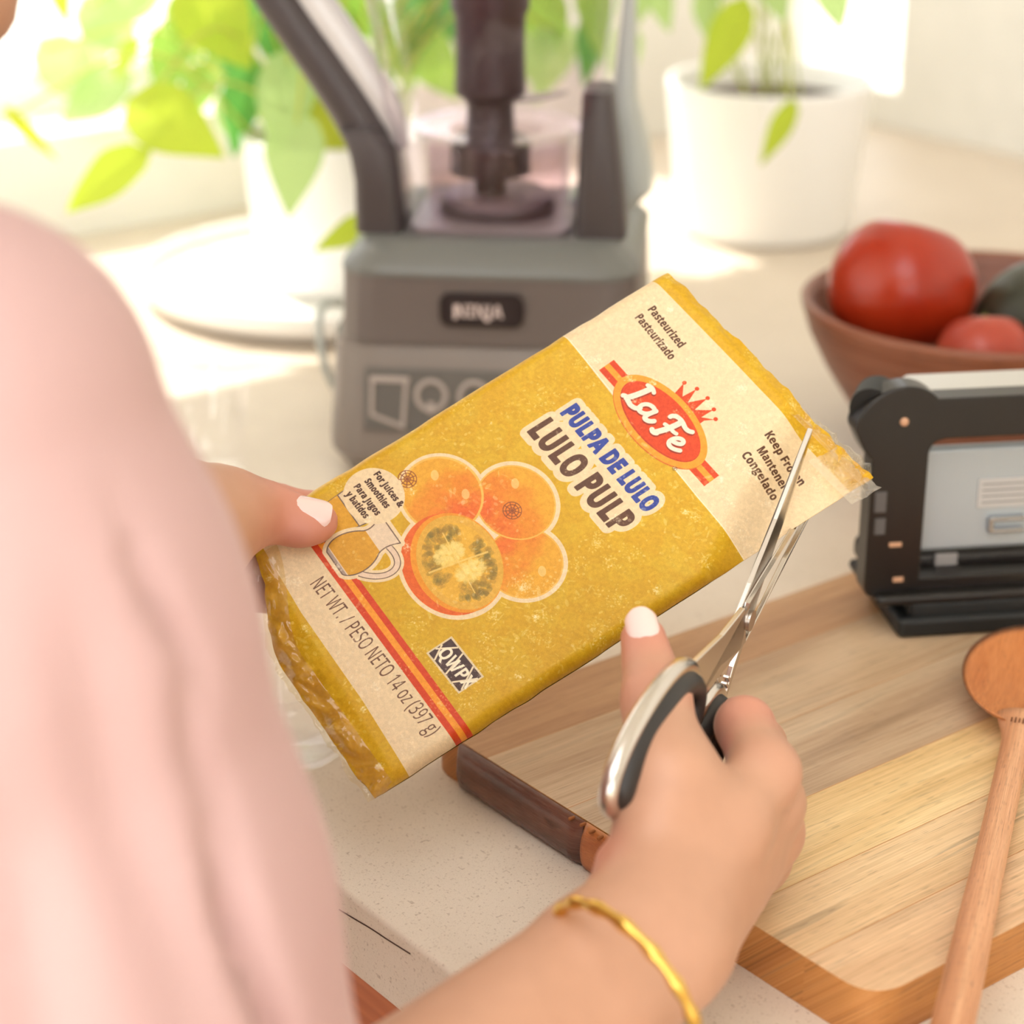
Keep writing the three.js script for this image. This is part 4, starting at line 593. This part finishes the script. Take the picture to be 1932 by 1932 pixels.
// ------------------------------------------------------------------ scissors: the cutting plane is seen almost edge-on, one blade before and one behind the package corner
const SC = (() => {
  const P = at(1406, 1168, 0.812), T = at(1535, 812, 0.842), Rg = at(1226, 1396, 0.732), Fg = at(1302, 1488, 0.792);
  const a = T.clone().sub(P).normalize(), r = Rg.clone().sub(P), b = r.clone().addScaledVector(a, -r.dot(a)).normalize(), n = a.clone().cross(b), f = Fg.sub(P);
  return { P, T, Rg, a, b, n, L: T.distanceTo(P), ring: [r.dot(a), r.dot(b)], ring2: [f.dot(a), f.dot(b)], open: 0.46, at: (x, y, z = 0) => P.clone().addScaledVector(a, x).addScaledVector(b, y).addScaledVector(n, z) };
})();
{ const s = thing('scissors', 'steel scissors with black-lined finger loops, blades open across the corner of the package', 'scissors', SC.P.toArray());
  const inner = new THREE.Group(); const basis = new THREE.Matrix4().makeBasis(SC.a, SC.b, SC.n);
  const steel = std(0xd6d0ca, 0.22, { metalness: 1 }), liner = phys(0x2c2826, 0.45);
  const C = SC.ring, C2 = SC.ring2, L = SC.L, lx = 0.0385, ly = 0.0195;
  const rot = (x, y, t) => [x * Math.cos(t) - y * Math.sin(t), x * Math.sin(t) + y * Math.cos(t)];
  // one half in its own frame: blade turned by tb, loop centre at angle ta
  const half = (tb, cc, side, z) => {
    const cl = Math.hypot(...cc), ta = Math.atan2(cc[1], cc[0]);
    const pt = (x, y) => rot(x, y * side, tb), c = [cl * Math.cos(ta), cl * Math.sin(ta)], u = [Math.cos(ta), Math.sin(ta)], w = [-u[1] * side, u[0] * side], q = cl - lx + 0.004;
    const sh = new THREE.Shape(), P2 = [[L, 0.0002], [L * 0.97, 0.0022], [L * 0.6, 0.0062], [0.014, 0.0082], [0.0, 0.0085]].map(([x, y]) => pt(x, -y)), P3 = [[-0.004, 0.0075], [0.012, 0.0062], [L * 0.5, 0.0022], [L, -0.0002]].map(([x, y]) => pt(x, y));
    const K = [[0.008, -0.0085], [q * 0.5, -0.004], [q + 0.003, -0.009], [q + 0.003, 0.013], [q * 0.5, 0.0085], [0.008, 0.0085]].map(([x, y]) => [u[0] * x + w[0] * y, u[1] * x + w[1] * y]);
    [...P2, ...K, ...P3].forEach(([x, y], i) => sh[i ? 'lineTo' : 'moveTo'](x, y));
    const g = new THREE.ExtrudeGeometry(sh, { depth: 0.0014, bevelSize: 0.0004, bevelThickness: 0.0004, bevelSegments: 2 }); g.translate(0, 0, z);
    const loop = (k, rr, dz) => { const pts = []; for (let i = 0; i < 28; i++) { const t = i / 28 * 2 * Math.PI, x = (lx - k) * Math.cos(t), y = (ly - k) * Math.sin(t) * (1 - 0.16 * Math.cos(t)); pts.push(V(c[0] + u[0] * x - u[1] * y, c[1] + u[1] * x + u[0] * y, dz)); } return tube(pts, rr, 90, 14, true); };
    return { g, ring: loop(0, 0.0036, z + 0.0007), lin: loop(0.0056, 0.0050, z + 0.0032), u, w };
  };
  const put = (name, g, m, par) => { g.applyMatrix4(basis); return mesh(name, g, m, par); };
  const A = half(-SC.open, C, -1, 0.0001), B = half(0, C2, 1, -0.0023);
  const bl1 = put('blade', A.g, steel, s); put('finger_loop', A.ring, steel, bl1); put('loop_liner', A.lin, liner, bl1);
  const bl2 = put('blade', B.g, steel, s); put('finger_loop', B.ring, steel, bl2); put('loop_liner', B.lin, liner, bl2);
  put('pivot_screw', new THREE.CylinderGeometry(0.0042, 0.0044, 0.0058, 24).rotateX(Math.PI / 2), std(0xc6beb6, 0.3, { metalness: 1 }), s);
  const teeth = []; for (let i = 0; i < 8; i++) { const d = 0.0225 + i * 0.0026, e = -0.0070; const g = rbox(0.0013, 0.0044, 0.0026, 0.0004); g.rotateZ(Math.atan2(B.u[1], B.u[0])); g.translate(B.u[0] * d + B.w[0] * e * -1, B.u[1] * d + B.w[1] * e * -1, -0.0013); teeth.push(g); const g2 = g.clone(); g2.translate(-2 * B.w[0] * e * -1, -2 * B.w[1] * e * -1, 0); teeth.push(g2); }
  put('serrated_grip', merged(teeth), steel, bl2);
}

// ------------------------------------------------------------------ the person who cuts the package open
const skinMat = phys(0xffffff, 0.48, { vertexColors: true, sheen: 0.25, sheenRoughness: 0.5, sheenColor: new THREE.Color(1, 0.8, 0.7) });
const nailMat = phys(0xf2d3cb, 0.22, { clearcoat: 0.6, clearcoatRoughness: 0.15 });
{ const base = V(-0.62, 0, -0.1), who = thing('person', 'person in a loose pink shirt holding the package and cutting its corner with scissors', 'person', base.toArray());
  const toLocal = (g) => { g.translate(-base.x, -base.y, -base.z); return g; };
  const tint = (g, spots) => { const p = g.attributes.position, c = new Float32Array(p.count * 3), q = V(), A = new THREE.Color().setRGB(0.54, 0.292, 0.184), B = new THREE.Color().setRGB(0.61, 0.25, 0.17); for (let i = 0; i < p.count; i++) { q.fromBufferAttribute(p, i); let w = 0; for (const [s, r] of spots) w = Math.max(w, 1 - sstep(0.2, 1, q.distanceTo(s) / r)); const n = 0.96 + 0.08 * fbm(q.x * 180, q.y * 180, q.z * 180, 2); c[3 * i] = lerp(A.r, B.r, w) * n; c[3 * i + 1] = lerp(A.g, B.g, w) * n; c[3 * i + 2] = lerp(A.b, B.b, w) * n; } g.setAttribute('color', new THREE.BufferAttribute(c, 3)); return g; };
  const chain = (pts, radii) => pts.slice(1).map((p, i) => bone(pts[i], p, radii[i], radii[i + 1]));
  const one = (list) => (x, y, z) => { let d = 1e9; for (const f of list) d = Math.min(d, f(x, y, z)); return d; };

  // ---- right hand and forearm
  const J = { W: at(1222, 1780, 0.692), CMC: at(1216, 1665, 0.704), TM: at(1262, 1470, 0.717), TI: at(1238, 1322, 0.740), TT: at(1214, 1206, 0.760),
    IM: at(1443, 1458, 0.738), IP: at(1405, 1370, 0.762), ID: at(1393, 1362, 0.798), IT: at(1376, 1372, 0.826),
    MM: at(1450, 1514, 0.755), MP: at(1430, 1405, 0.815), MD: at(1374, 1372, 0.840), MT: at(1326, 1350, 0.842),
    RM: at(1452, 1570, 0.768), RP: at(1440, 1495, 0.806), RD: at(1385, 1505, 0.812), RT: at(1345, 1522, 0.803),
    LM: at(1430, 1624, 0.776), LP: at(1430, 1572, 0.797), LD: at(1388, 1585, 0.802), LT: at(1356, 1594, 0.793) };
  const E = V(-0.42, 0.925, -0.185), fa = J.W.clone().sub(E).normalize();
  const side = fa.clone().cross(camB).normalize();                                       // across the wrist, as seen
  const wr = (s, d) => J.W.clone().addScaledVector(side, s).addScaledVector(fa, d);
  const cEl = (s) => E.clone().addScaledVector(side, s);
  const palm = [bone(cEl(0.006), wr(0.0085, -0.02), 0.027, 0.0172), bone(cEl(-0.006), wr(-0.0085, -0.02), 0.027, 0.0172), bone(wr(0.0085, -0.02), wr(0.0075, 0.01), 0.0172, 0.0168), bone(wr(-0.0085, -0.02), wr(-0.008, 0.01), 0.0172, 0.0168),
    bone(wr(-0.006, 0.005), J.IM, 0.0175, 0.0112), bone(wr(0, 0.005), J.MM, 0.0175, 0.0118), bone(wr(0.006, 0.005), J.RM, 0.0165, 0.0112), bone(wr(0.008, 0.0), J.LM, 0.0165, 0.0105),
    bone(J.CMC, J.TM, 0.0140, 0.0132), bone(wr(-0.010, -0.004), J.CMC, 0.0140, 0.0140), bone(J.CMC.clone().lerp(J.TM, 0.55), J.IM.clone().lerp(wr(-0.004, 0), 0.35), 0.0115, 0.0115), bone(J.TM, J.IM.clone().lerp(J.W, 0.3), 0.0100, 0.0105)];
  const heel = bone(at(1149, 1622, 0.708), at(1156, 1654, 0.706), 0.0030, 0.0030);
  const thumb = chain([J.TM, J.TI, J.TT], [0.0148, 0.0118, 0.0082]);
  const index = chain([J.IM, J.IP, J.ID, J.IT], [0.0114, 0.0104, 0.0088, 0.0076]), middle = chain([J.MM, J.MP, J.MD, J.MT], [0.0116, 0.0106, 0.009, 0.0078]), ringF = chain([J.RM, J.RP, J.RD, J.RT], [0.0112, 0.0102, 0.0086, 0.0076]), little = chain([J.LM, J.LP, J.LD, J.LT], [0.0104, 0.009, 0.0076, 0.0068]);
  const fP = blend(palm, 0.009), fT = blend(thumb, 0.004), fI = blend(index, 0.003), fM = blend(middle, 0.003), fR = blend(ringF, 0.003), fL = blend(little, 0.003);
  const knuckles = [[J.IM, 0.011], [J.MM, 0.011], [J.RM, 0.010], [J.LM, 0.010]];
  const rightHand = (x, y, z) => { let d = smin(fP(x, y, z), fT(x, y, z), 0.013); const f = Math.min(fI(x, y, z), fM(x, y, z), fR(x, y, z), fL(x, y, z)); d = smin(d, f, 0.007); return smin(d, heel(x, y, z), 0.006); };
  const rPts = Object.values(J), [rlo, rhi] = boundsOf([...rPts, E], 0.045);
  const gR = tint(net(rightHand, rlo, rhi, 0.0022), [[J.TT, 0.028], [J.TI, 0.02], [J.IT, 0.02], [J.ID, 0.02], [J.IP, 0.024], [J.IM, 0.016], [J.RM, 0.016], [at(1145, 1640, 0.705), 0.02], [at(1360, 1420, 0.75), 0.014]]);

  // ---- left hand: thumb on the face of the package, fingers behind it
  const Q = { W: at(300, 1010, 0.800), TC: at(372, 1000, 0.802), TM: at(432, 966, 0.812), TI: at(506, 966, 0.826), TT: at(600, 984, 0.8305),
    IM: at(405, 945, 0.850), IP: at(520, 957, 0.871), ID: at(600, 968, 0.868), IT: at(660, 980, 0.864), MM: at(395, 985, 0.858), MP: at(525, 1010, 0.876), MD: at(610, 1024, 0.871), MT: at(675, 1035, 0.865),
    RM: at(385, 1030, 0.860), RP: at(510, 1065, 0.876), RD: at(590, 1082, 0.871), RT: at(650, 1094, 0.865), LM: at(375, 1070, 0.858), LP: at(480, 1115, 0.872), LD: at(540, 1132, 0.869), LT: at(590, 1142, 0.864) };
  const lPalm = [bone(Q.W, Q.IM, 0.024, 0.0125), bone(Q.W, Q.MM, 0.024, 0.013), bone(Q.W, Q.RM, 0.023, 0.0125), bone(Q.W, Q.LM, 0.022, 0.0115), bone(Q.W, Q.TC, 0.021, 0.0175), bone(Q.TC, Q.TM, 0.0175, 0.0128), bone(Q.TM, Q.IM, 0.010, 0.009)];
  const lE = V(-0.86, 0.985, -0.17), fLP = blend(lPalm.concat([bone(lE, Q.W, 0.036, 0.024)]), 0.014), fLT = blend(chain([Q.TM, Q.TI, Q.TT], [0.0122, 0.0102, 0.0078]).concat([ball(at(560, 992, 0.829), 0.011, 0.0075, 0.0075)]), 0.007);
  const lF = ['I', 'M', 'R', 'L'].map((k, i) => blend(chain([Q[k + 'M'], Q[k + 'P'], Q[k + 'D'], Q[k + 'T']], [0.0118, 0.0094, 0.0084, 0.0072].map((r) => r * [1, 1.03, 0.98, 0.86][i])), 0.003));
  const leftHand = (x, y, z) => { let d = smin(fLP(x, y, z), fLT(x, y, z), 0.010); let f = 1; for (const g of lF) f = Math.min(f, g(x, y, z)); return smin(d, f, 0.006); };
  const [llo, lhi] = boundsOf([...Object.values(Q), lE.clone().lerp(Q.W, 0.55)], 0.035);
  const gL = tint(net(leftHand, llo, lhi, 0.0024), [[Q.TT, 0.05], [Q.TI, 0.03], [Q.IP, 0.05], [Q.IM, 0.04]]);

  // ---- head, neck, trunk, upper arms, legs
  const S = at(-122, 806, 0.50), lS = V(-0.80, 1.185, -0.20), neck = V(-0.622, 1.225, -0.165), hv = (x, y, z) => V(x - 0.012, y - 0.014, z + 0.0155), H = hv(-0.622, 1.368, -0.222), chin = hv(-0.622, 1.262, -0.292);
  const tip = (q, p) => q.clone().lerp(p, 0.45);
  const bodyParts = [ball(H, 0.072, 0.098, 0.090), ball(hv(-0.622, 1.318, -0.255), 0.058, 0.066, 0.058), ball(chin, 0.022, 0.018, 0.018), bone(neck, V(-0.622, 1.30, -0.21), 0.055, 0.052), bone(neck, S, 0.05, 0.045), bone(neck, lS, 0.05, 0.045),
    bone(V(-0.62, 1.13, -0.13), V(-0.62, 0.98, -0.10), 0.105, 0.098), bone(V(-0.56, 1.12, -0.13), V(-0.68, 1.12, -0.13), 0.10, 0.10), bone(V(-0.56, 0.86, -0.08), V(-0.68, 0.86, -0.08), 0.115, 0.115),
    bone(S, E, 0.044, 0.034), bone(lS, lE, 0.044, 0.034), bone(lE, tip(lE, Q.W), 0.034, 0.028), bone(E, tip(E, J.W), 0.028, 0.022),
    bone(V(-0.545, 0.82, -0.08), V(-0.54, 0.46, -0.06), 0.085, 0.055), bone(V(-0.54, 0.46, -0.06), V(-0.54, 0.09, -0.03), 0.053, 0.037), bone(V(-0.695, 0.82, -0.08), V(-0.70, 0.46, -0.06), 0.085, 0.055), bone(V(-0.70, 0.46, -0.06), V(-0.70, 0.09, -0.03), 0.053, 0.037)];
  const bodyF = blend(bodyParts, 0.03);
  const gB = tint(net((x, y, z) => bodyF(x, y, z), V(-1.0, 0.04, -0.36), V(-0.34, 1.50, 0.10), 0.009), []);
  const face = [ball(hv(-0.622, 1.325, -0.312), 0.011, 0.017, 0.014), ball(hv(-0.622, 1.345, -0.305), 0.008, 0.022, 0.010), ball(hv(-0.622, 1.292, -0.302), 0.020, 0.0055, 0.009), ball(hv(-0.622, 1.284, -0.300), 0.017, 0.006, 0.009), ball(chin, 0.021, 0.017, 0.017), ball(hv(-0.622, 1.318, -0.255), 0.058, 0.066, 0.058), ball(H, 0.0725, 0.0985, 0.0905), ball(hv(-0.695, 1.348, -0.205), 0.008, 0.026, 0.016), ball(hv(-0.549, 1.348, -0.205), 0.008, 0.026, 0.016)];
  const eyes = [ball(hv(-0.650, 1.350, -0.312), 0.014, 0.009, 0.012), ball(hv(-0.594, 1.350, -0.312), 0.014, 0.009, 0.012)], faceF = blend(face, 0.012);
  const gH = tint(net((x, y, z) => smax(faceF(x, y, z), -Math.min(eyes[0](x, y, z), eyes[1](x, y, z)), 0.006), V(-0.72, 1.22, -0.35), V(-0.52, 1.49, -0.11), 0.003), [[hv(-0.622, 1.288, -0.31), 0.022], [chin, 0.03]]);
  mesh('body', toLocal(mergeGeometries([gB, gH, gR, gL])), skinMat, who);
  for (const x of [-0.650, -0.594]) { const e = mesh('eye', toLocal(new THREE.SphereGeometry(0.0105, 20, 14).translate(x - 0.012, 1.336, -0.2865)), phys(0xf2ede6, 0.2), who); mesh('iris', toLocal(new THREE.SphereGeometry(0.0052, 16, 10).scale(1, 1, 0.4).translate(x - 0.012, 1.333, -0.2963)), phys(0x3a2416, 0.2), e); }

  // ---- nails: shallow curved shields lying on the last joint
  const nail = (tipP, prev, facing, r, len, wid, slide, up) => { const y = tipP.clone().sub(prev).normalize(), z = facing.clone().addScaledVector(y, -facing.dot(y)).normalize(), x = y.clone().cross(z), c = tipP.clone().addScaledVector(y, slide);
    const g = grid(16, 16, (u, v) => { const s = u * 2 - 1, t = v, rd = t > 0.78 ? Math.sqrt(Math.max(0, 1 - ((t - 0.78) / 0.24) ** 2)) : t < 0.22 ? Math.sqrt(Math.max(0, 1 - ((0.22 - t) / 0.24) ** 2)) : 1, ang = s * wid * (0.35 + 0.65 * rd); const rr = r + up - 0.0012 * (s * s) - 0.0012 * (t - 0.35) ** 2 + 0.0004; return c.clone().addScaledVector(y, (t - 0.5) * len).addScaledVector(x, Math.sin(ang) * rr).addScaledVector(z, Math.cos(ang) * rr); });
    const m = mesh('fingernail', toLocal(g), nailMat, who); return m; };
  nailMat.side = THREE.DoubleSide;
  nail(J.TT, J.TI, camB.clone().addScaledVector(camR, 0.02), 0.0084, 0.0145, 0.82, 0.0005, 0.0006);
  nail(Q.TT, Q.TI, camB.clone().multiplyScalar(0.84).addScaledVector(camU, 0.55), 0.0080, 0.0150, 0.80, -0.0040, 0.0017);

  // ---- pink shirt with loose sleeves
  const cloth = dataTex(256, 256, (u, v, x, y) => { const n = H3(x, y, 3) * 8 + tnoise(u * 40, v * 40, 40, 40, 5) * 5; return [196 + n - 6, 161 + n - 6, 156 + n - 6]; });
  const hem = E.clone().addScaledVector(fa, 0.03);
  const axis = E.clone().sub(S), aL = axis.length(), aN = axis.clone().normalize(), al = (t) => S.clone().addScaledVector(axis, t);
  const sleeveOut = blend([bone(S, al(0.2), 0.0525, 0.0675), bone(al(0.2), al(0.5), 0.0675, 0.0785), bone(al(0.5), al(1.15), 0.0775, 0.093)], 0.012), sleeveIn = bone(al(0.93), al(1.3), 0.079, 0.086);
  const lax = lE.clone().sub(lS).normalize(), lOut = bone(lS, lE.clone().addScaledVector(lax, 0.03), 0.052, 0.084);
  const torso = blend([bone(neck.clone().add(V(0, -0.035, 0.01)), S, 0.055, 0.042), bone(neck.clone().add(V(0, -0.035, 0.01)), lS, 0.055, 0.050), bone(V(-0.555, 1.10, -0.13), V(-0.685, 1.10, -0.13), 0.115, 0.115), bone(V(-0.56, 0.95, -0.09), V(-0.68, 0.95, -0.09), 0.125, 0.125), bone(V(-0.56, 0.80, -0.07), V(-0.68, 0.80, -0.07), 0.138, 0.138)], 0.05);
  const q = V(), e1 = camB.clone().addScaledVector(aN, -camB.dot(aN)).normalize(), e2 = aN.clone().cross(e1);
  const fold = (x, y, z) => { q.set(x, y, z).sub(S); const t = q.dot(aN) / aL, a1 = q.dot(e1), a2 = q.dot(e2), ang = Math.atan2(a2, a1); let d = 0;
    const valley = (t0, t1, g0, g1, w, dep) => { const k = clamp((t - t0) / (t1 - t0), 0, 1), c = lerp(g0, g1, k) + 0.03 * Math.sin(k * 5), m = sstep(t0 - 0.08, t0 + 0.1, t) * (1 - sstep(t1 - 0.1, t1 + 0.08, t)); d += dep * m * Math.exp(-(((ang - c) / w) ** 2)); };
    for (const v of FOLDS) valley(...v);
    d += 0.006 * (fbm(x * 14, y * 9, z * 14, 2) - 0.5); return d; };
  const FOLDS = [[0.08, 0.21, -0.93, -0.98, 0.055, 0.006], [0.21, 0.36, -0.96, -0.98, 0.06, 0.004], [0.36, 0.66, -0.94, -1.04, 0.06, 0.009], [0.12, 0.55, -0.62, -0.72, 0.13, 0.0035], [0.58, 0.76, -0.30, -0.78, 0.12, 0.006], [0.3, 0.95, -0.30, -0.36, 0.12, 0.0045], [0.1, 0.8, 0.35, 0.22, 0.14, 0.005]];
  const shirtF = (x, y, z) => { let s = Math.max(sleeveOut(x, y, z), -sleeveIn(x, y, z)); const cutR = (x - E.x) * aN.x + (y - E.y) * aN.y + (z - E.z) * aN.z - 0.028; s = smax(s, cutR, 0.004);
    let l = smax(lOut(x, y, z), (x - lE.x) * lax.x + (y - lE.y) * lax.y + (z - lE.z) * lax.z - 0.028, 0.004); let d = smin(smin(torso(x, y, z), l, 0.03), s, 0.022); d = smax(d, 0.80 - y, 0.004); d = smax(d, -(Math.hypot(x - neck.x, (z - neck.z + 0.02)) - 0.066 + Math.max(0, 1.24 - y) * 0.9), 0.008); return d + fold(x, y, z); };
  mesh('shirt', toLocal(net(shirtF, V(-1.02, 0.78, -0.37), V(-0.28, 1.31, 0.12), 0.0055)), phys(0xffffff, 0.85, { map: cloth, sheen: 0.3, sheenRoughness: 0.6, sheenColor: new THREE.Color(1, 0.9, 0.9) }), who);
  const trousersF = blend([bone(V(-0.56, 0.84, -0.07), V(-0.68, 0.84, -0.07), 0.126, 0.126), bone(V(-0.545, 0.80, -0.08), V(-0.54, 0.12, -0.04), 0.10, 0.065), bone(V(-0.695, 0.80, -0.08), V(-0.70, 0.12, -0.04), 0.10, 0.065)], 0.03);
  mesh('trousers', toLocal(net((x, y, z) => smax(smax(trousersF(x, y, z), 0.07 - y, 0.004), y - 0.93, 0.004), V(-0.9, 0.05, -0.26), V(-0.34, 0.96, 0.12), 0.011)), std(0x4c5a70, 0.85), who);
  for (const x of [-0.54, -0.70]) mesh('shoe', toLocal(net(blend([bone(V(x, 0.036, -0.01), V(x, 0.03, -0.17), 0.038, 0.03), bone(V(x, 0.06, -0.02), V(x, 0.045, -0.09), 0.042, 0.034)], 0.02), V(x - 0.07, -0.01, -0.22), V(x + 0.07, 0.12, 0.06), 0.006)), std(0xe8e4dc, 0.7), who);
  const hairF = (x, y, z) => { const cap = ball(V(-0.622, 1.378, -0.205), 0.084, 0.102, 0.098)(x, y, z), bun = ball(V(-0.622, 1.41, -0.10), 0.045)(x, y, z); let d = smin(cap, bun, 0.02); d = smax(d, -ball(V(-0.622, 1.315, -0.30), 0.068, 0.10, 0.085)(x, y, z), 0.01); return smax(d, 1.29 - y, 0.01) + 0.002 * Math.sin(x * 400 + 30 * y); };
  mesh('hair', toLocal(net(hairF, V(-0.74, 1.26, -0.33), V(-0.51, 1.51, -0.03), 0.005)), phys(0x3a2418, 0.5), who);

  // ---- gold bangle on the right wrist
  const bc = at(1180, 1858, 0.662), nb = camR.clone().multiplyScalar(0.83).addScaledVector(camU, 0.56).multiplyScalar(0.87).addScaledVector(camB, -0.485).normalize(), bx = nb.clone().cross(camB).normalize(), by = nb.clone().cross(bx);
  const bp = []; for (let i = 0; i < 60; i++) { const t = i / 60 * 2 * Math.PI; bp.push(bx.clone().multiplyScalar(Math.cos(t) * 0.0305).addScaledVector(by, Math.sin(t) * 0.0305)); }
  const ban = thing('bangle', 'thin gold bangle round the right wrist', 'bracelet', bc.toArray());
  const bg = tube(bp, 0.0021, 180, 12, true); { const p = bg.attributes.position, n = bg.attributes.normal; for (let i = 0; i < p.count; i++) { const a = Math.atan2(V().fromBufferAttribute(p, i).dot(by), V().fromBufferAttribute(p, i).dot(bx)), k = 0.00035 * Math.sin(a * 16); p.setXYZ(i, p.getX(i) + n.getX(i) * k, p.getY(i) + n.getY(i) * k, p.getZ(i) + n.getZ(i) * k); } bg.computeVertexNormals(); }
  mesh('bangle_hoop', bg, std(0xe6be62, 0.24, { metalness: 1 }), ban);
}

// ------------------------------------------------------------------ glassware standing behind the sleeve
{ const g1 = onLevel(370, 905, TOP), t = thing('drinking_glass', 'clear drinking glass partly hidden behind the pink sleeve', 'glass', g1.toArray());
  mesh('glass_wall', lathe([[0, 0.001], [0.027, 0.001], [0.029, 0.004], [0.033, 0.05], [0.0345, 0.062], [0.0335, 0.062], [0.0318, 0.05], [0.027, 0.008], [0, 0.006]], 48), phys(0xffffff, 0.03, { transmission: 1, thickness: 0, ior: 1.5 }), t);
  const g2 = onLevel(540, 1420, TOP), d = thing('glass_dish', 'pale greenish glass dish on the counter between sleeve and package', 'dish', g2.toArray());
  mesh('dish_wall', lathe([[0, 0.001], [0.022, 0.001], [0.026, 0.004], [0.034, 0.03], [0.036, 0.042], [0.0345, 0.042], [0.0325, 0.03], [0.0245, 0.006], [0, 0.004]], 48), phys(0xffffff, 0.08, { transmission: 0.95, thickness: 0, ior: 1.5 }), d);
}

renderer.render(scene, camera);
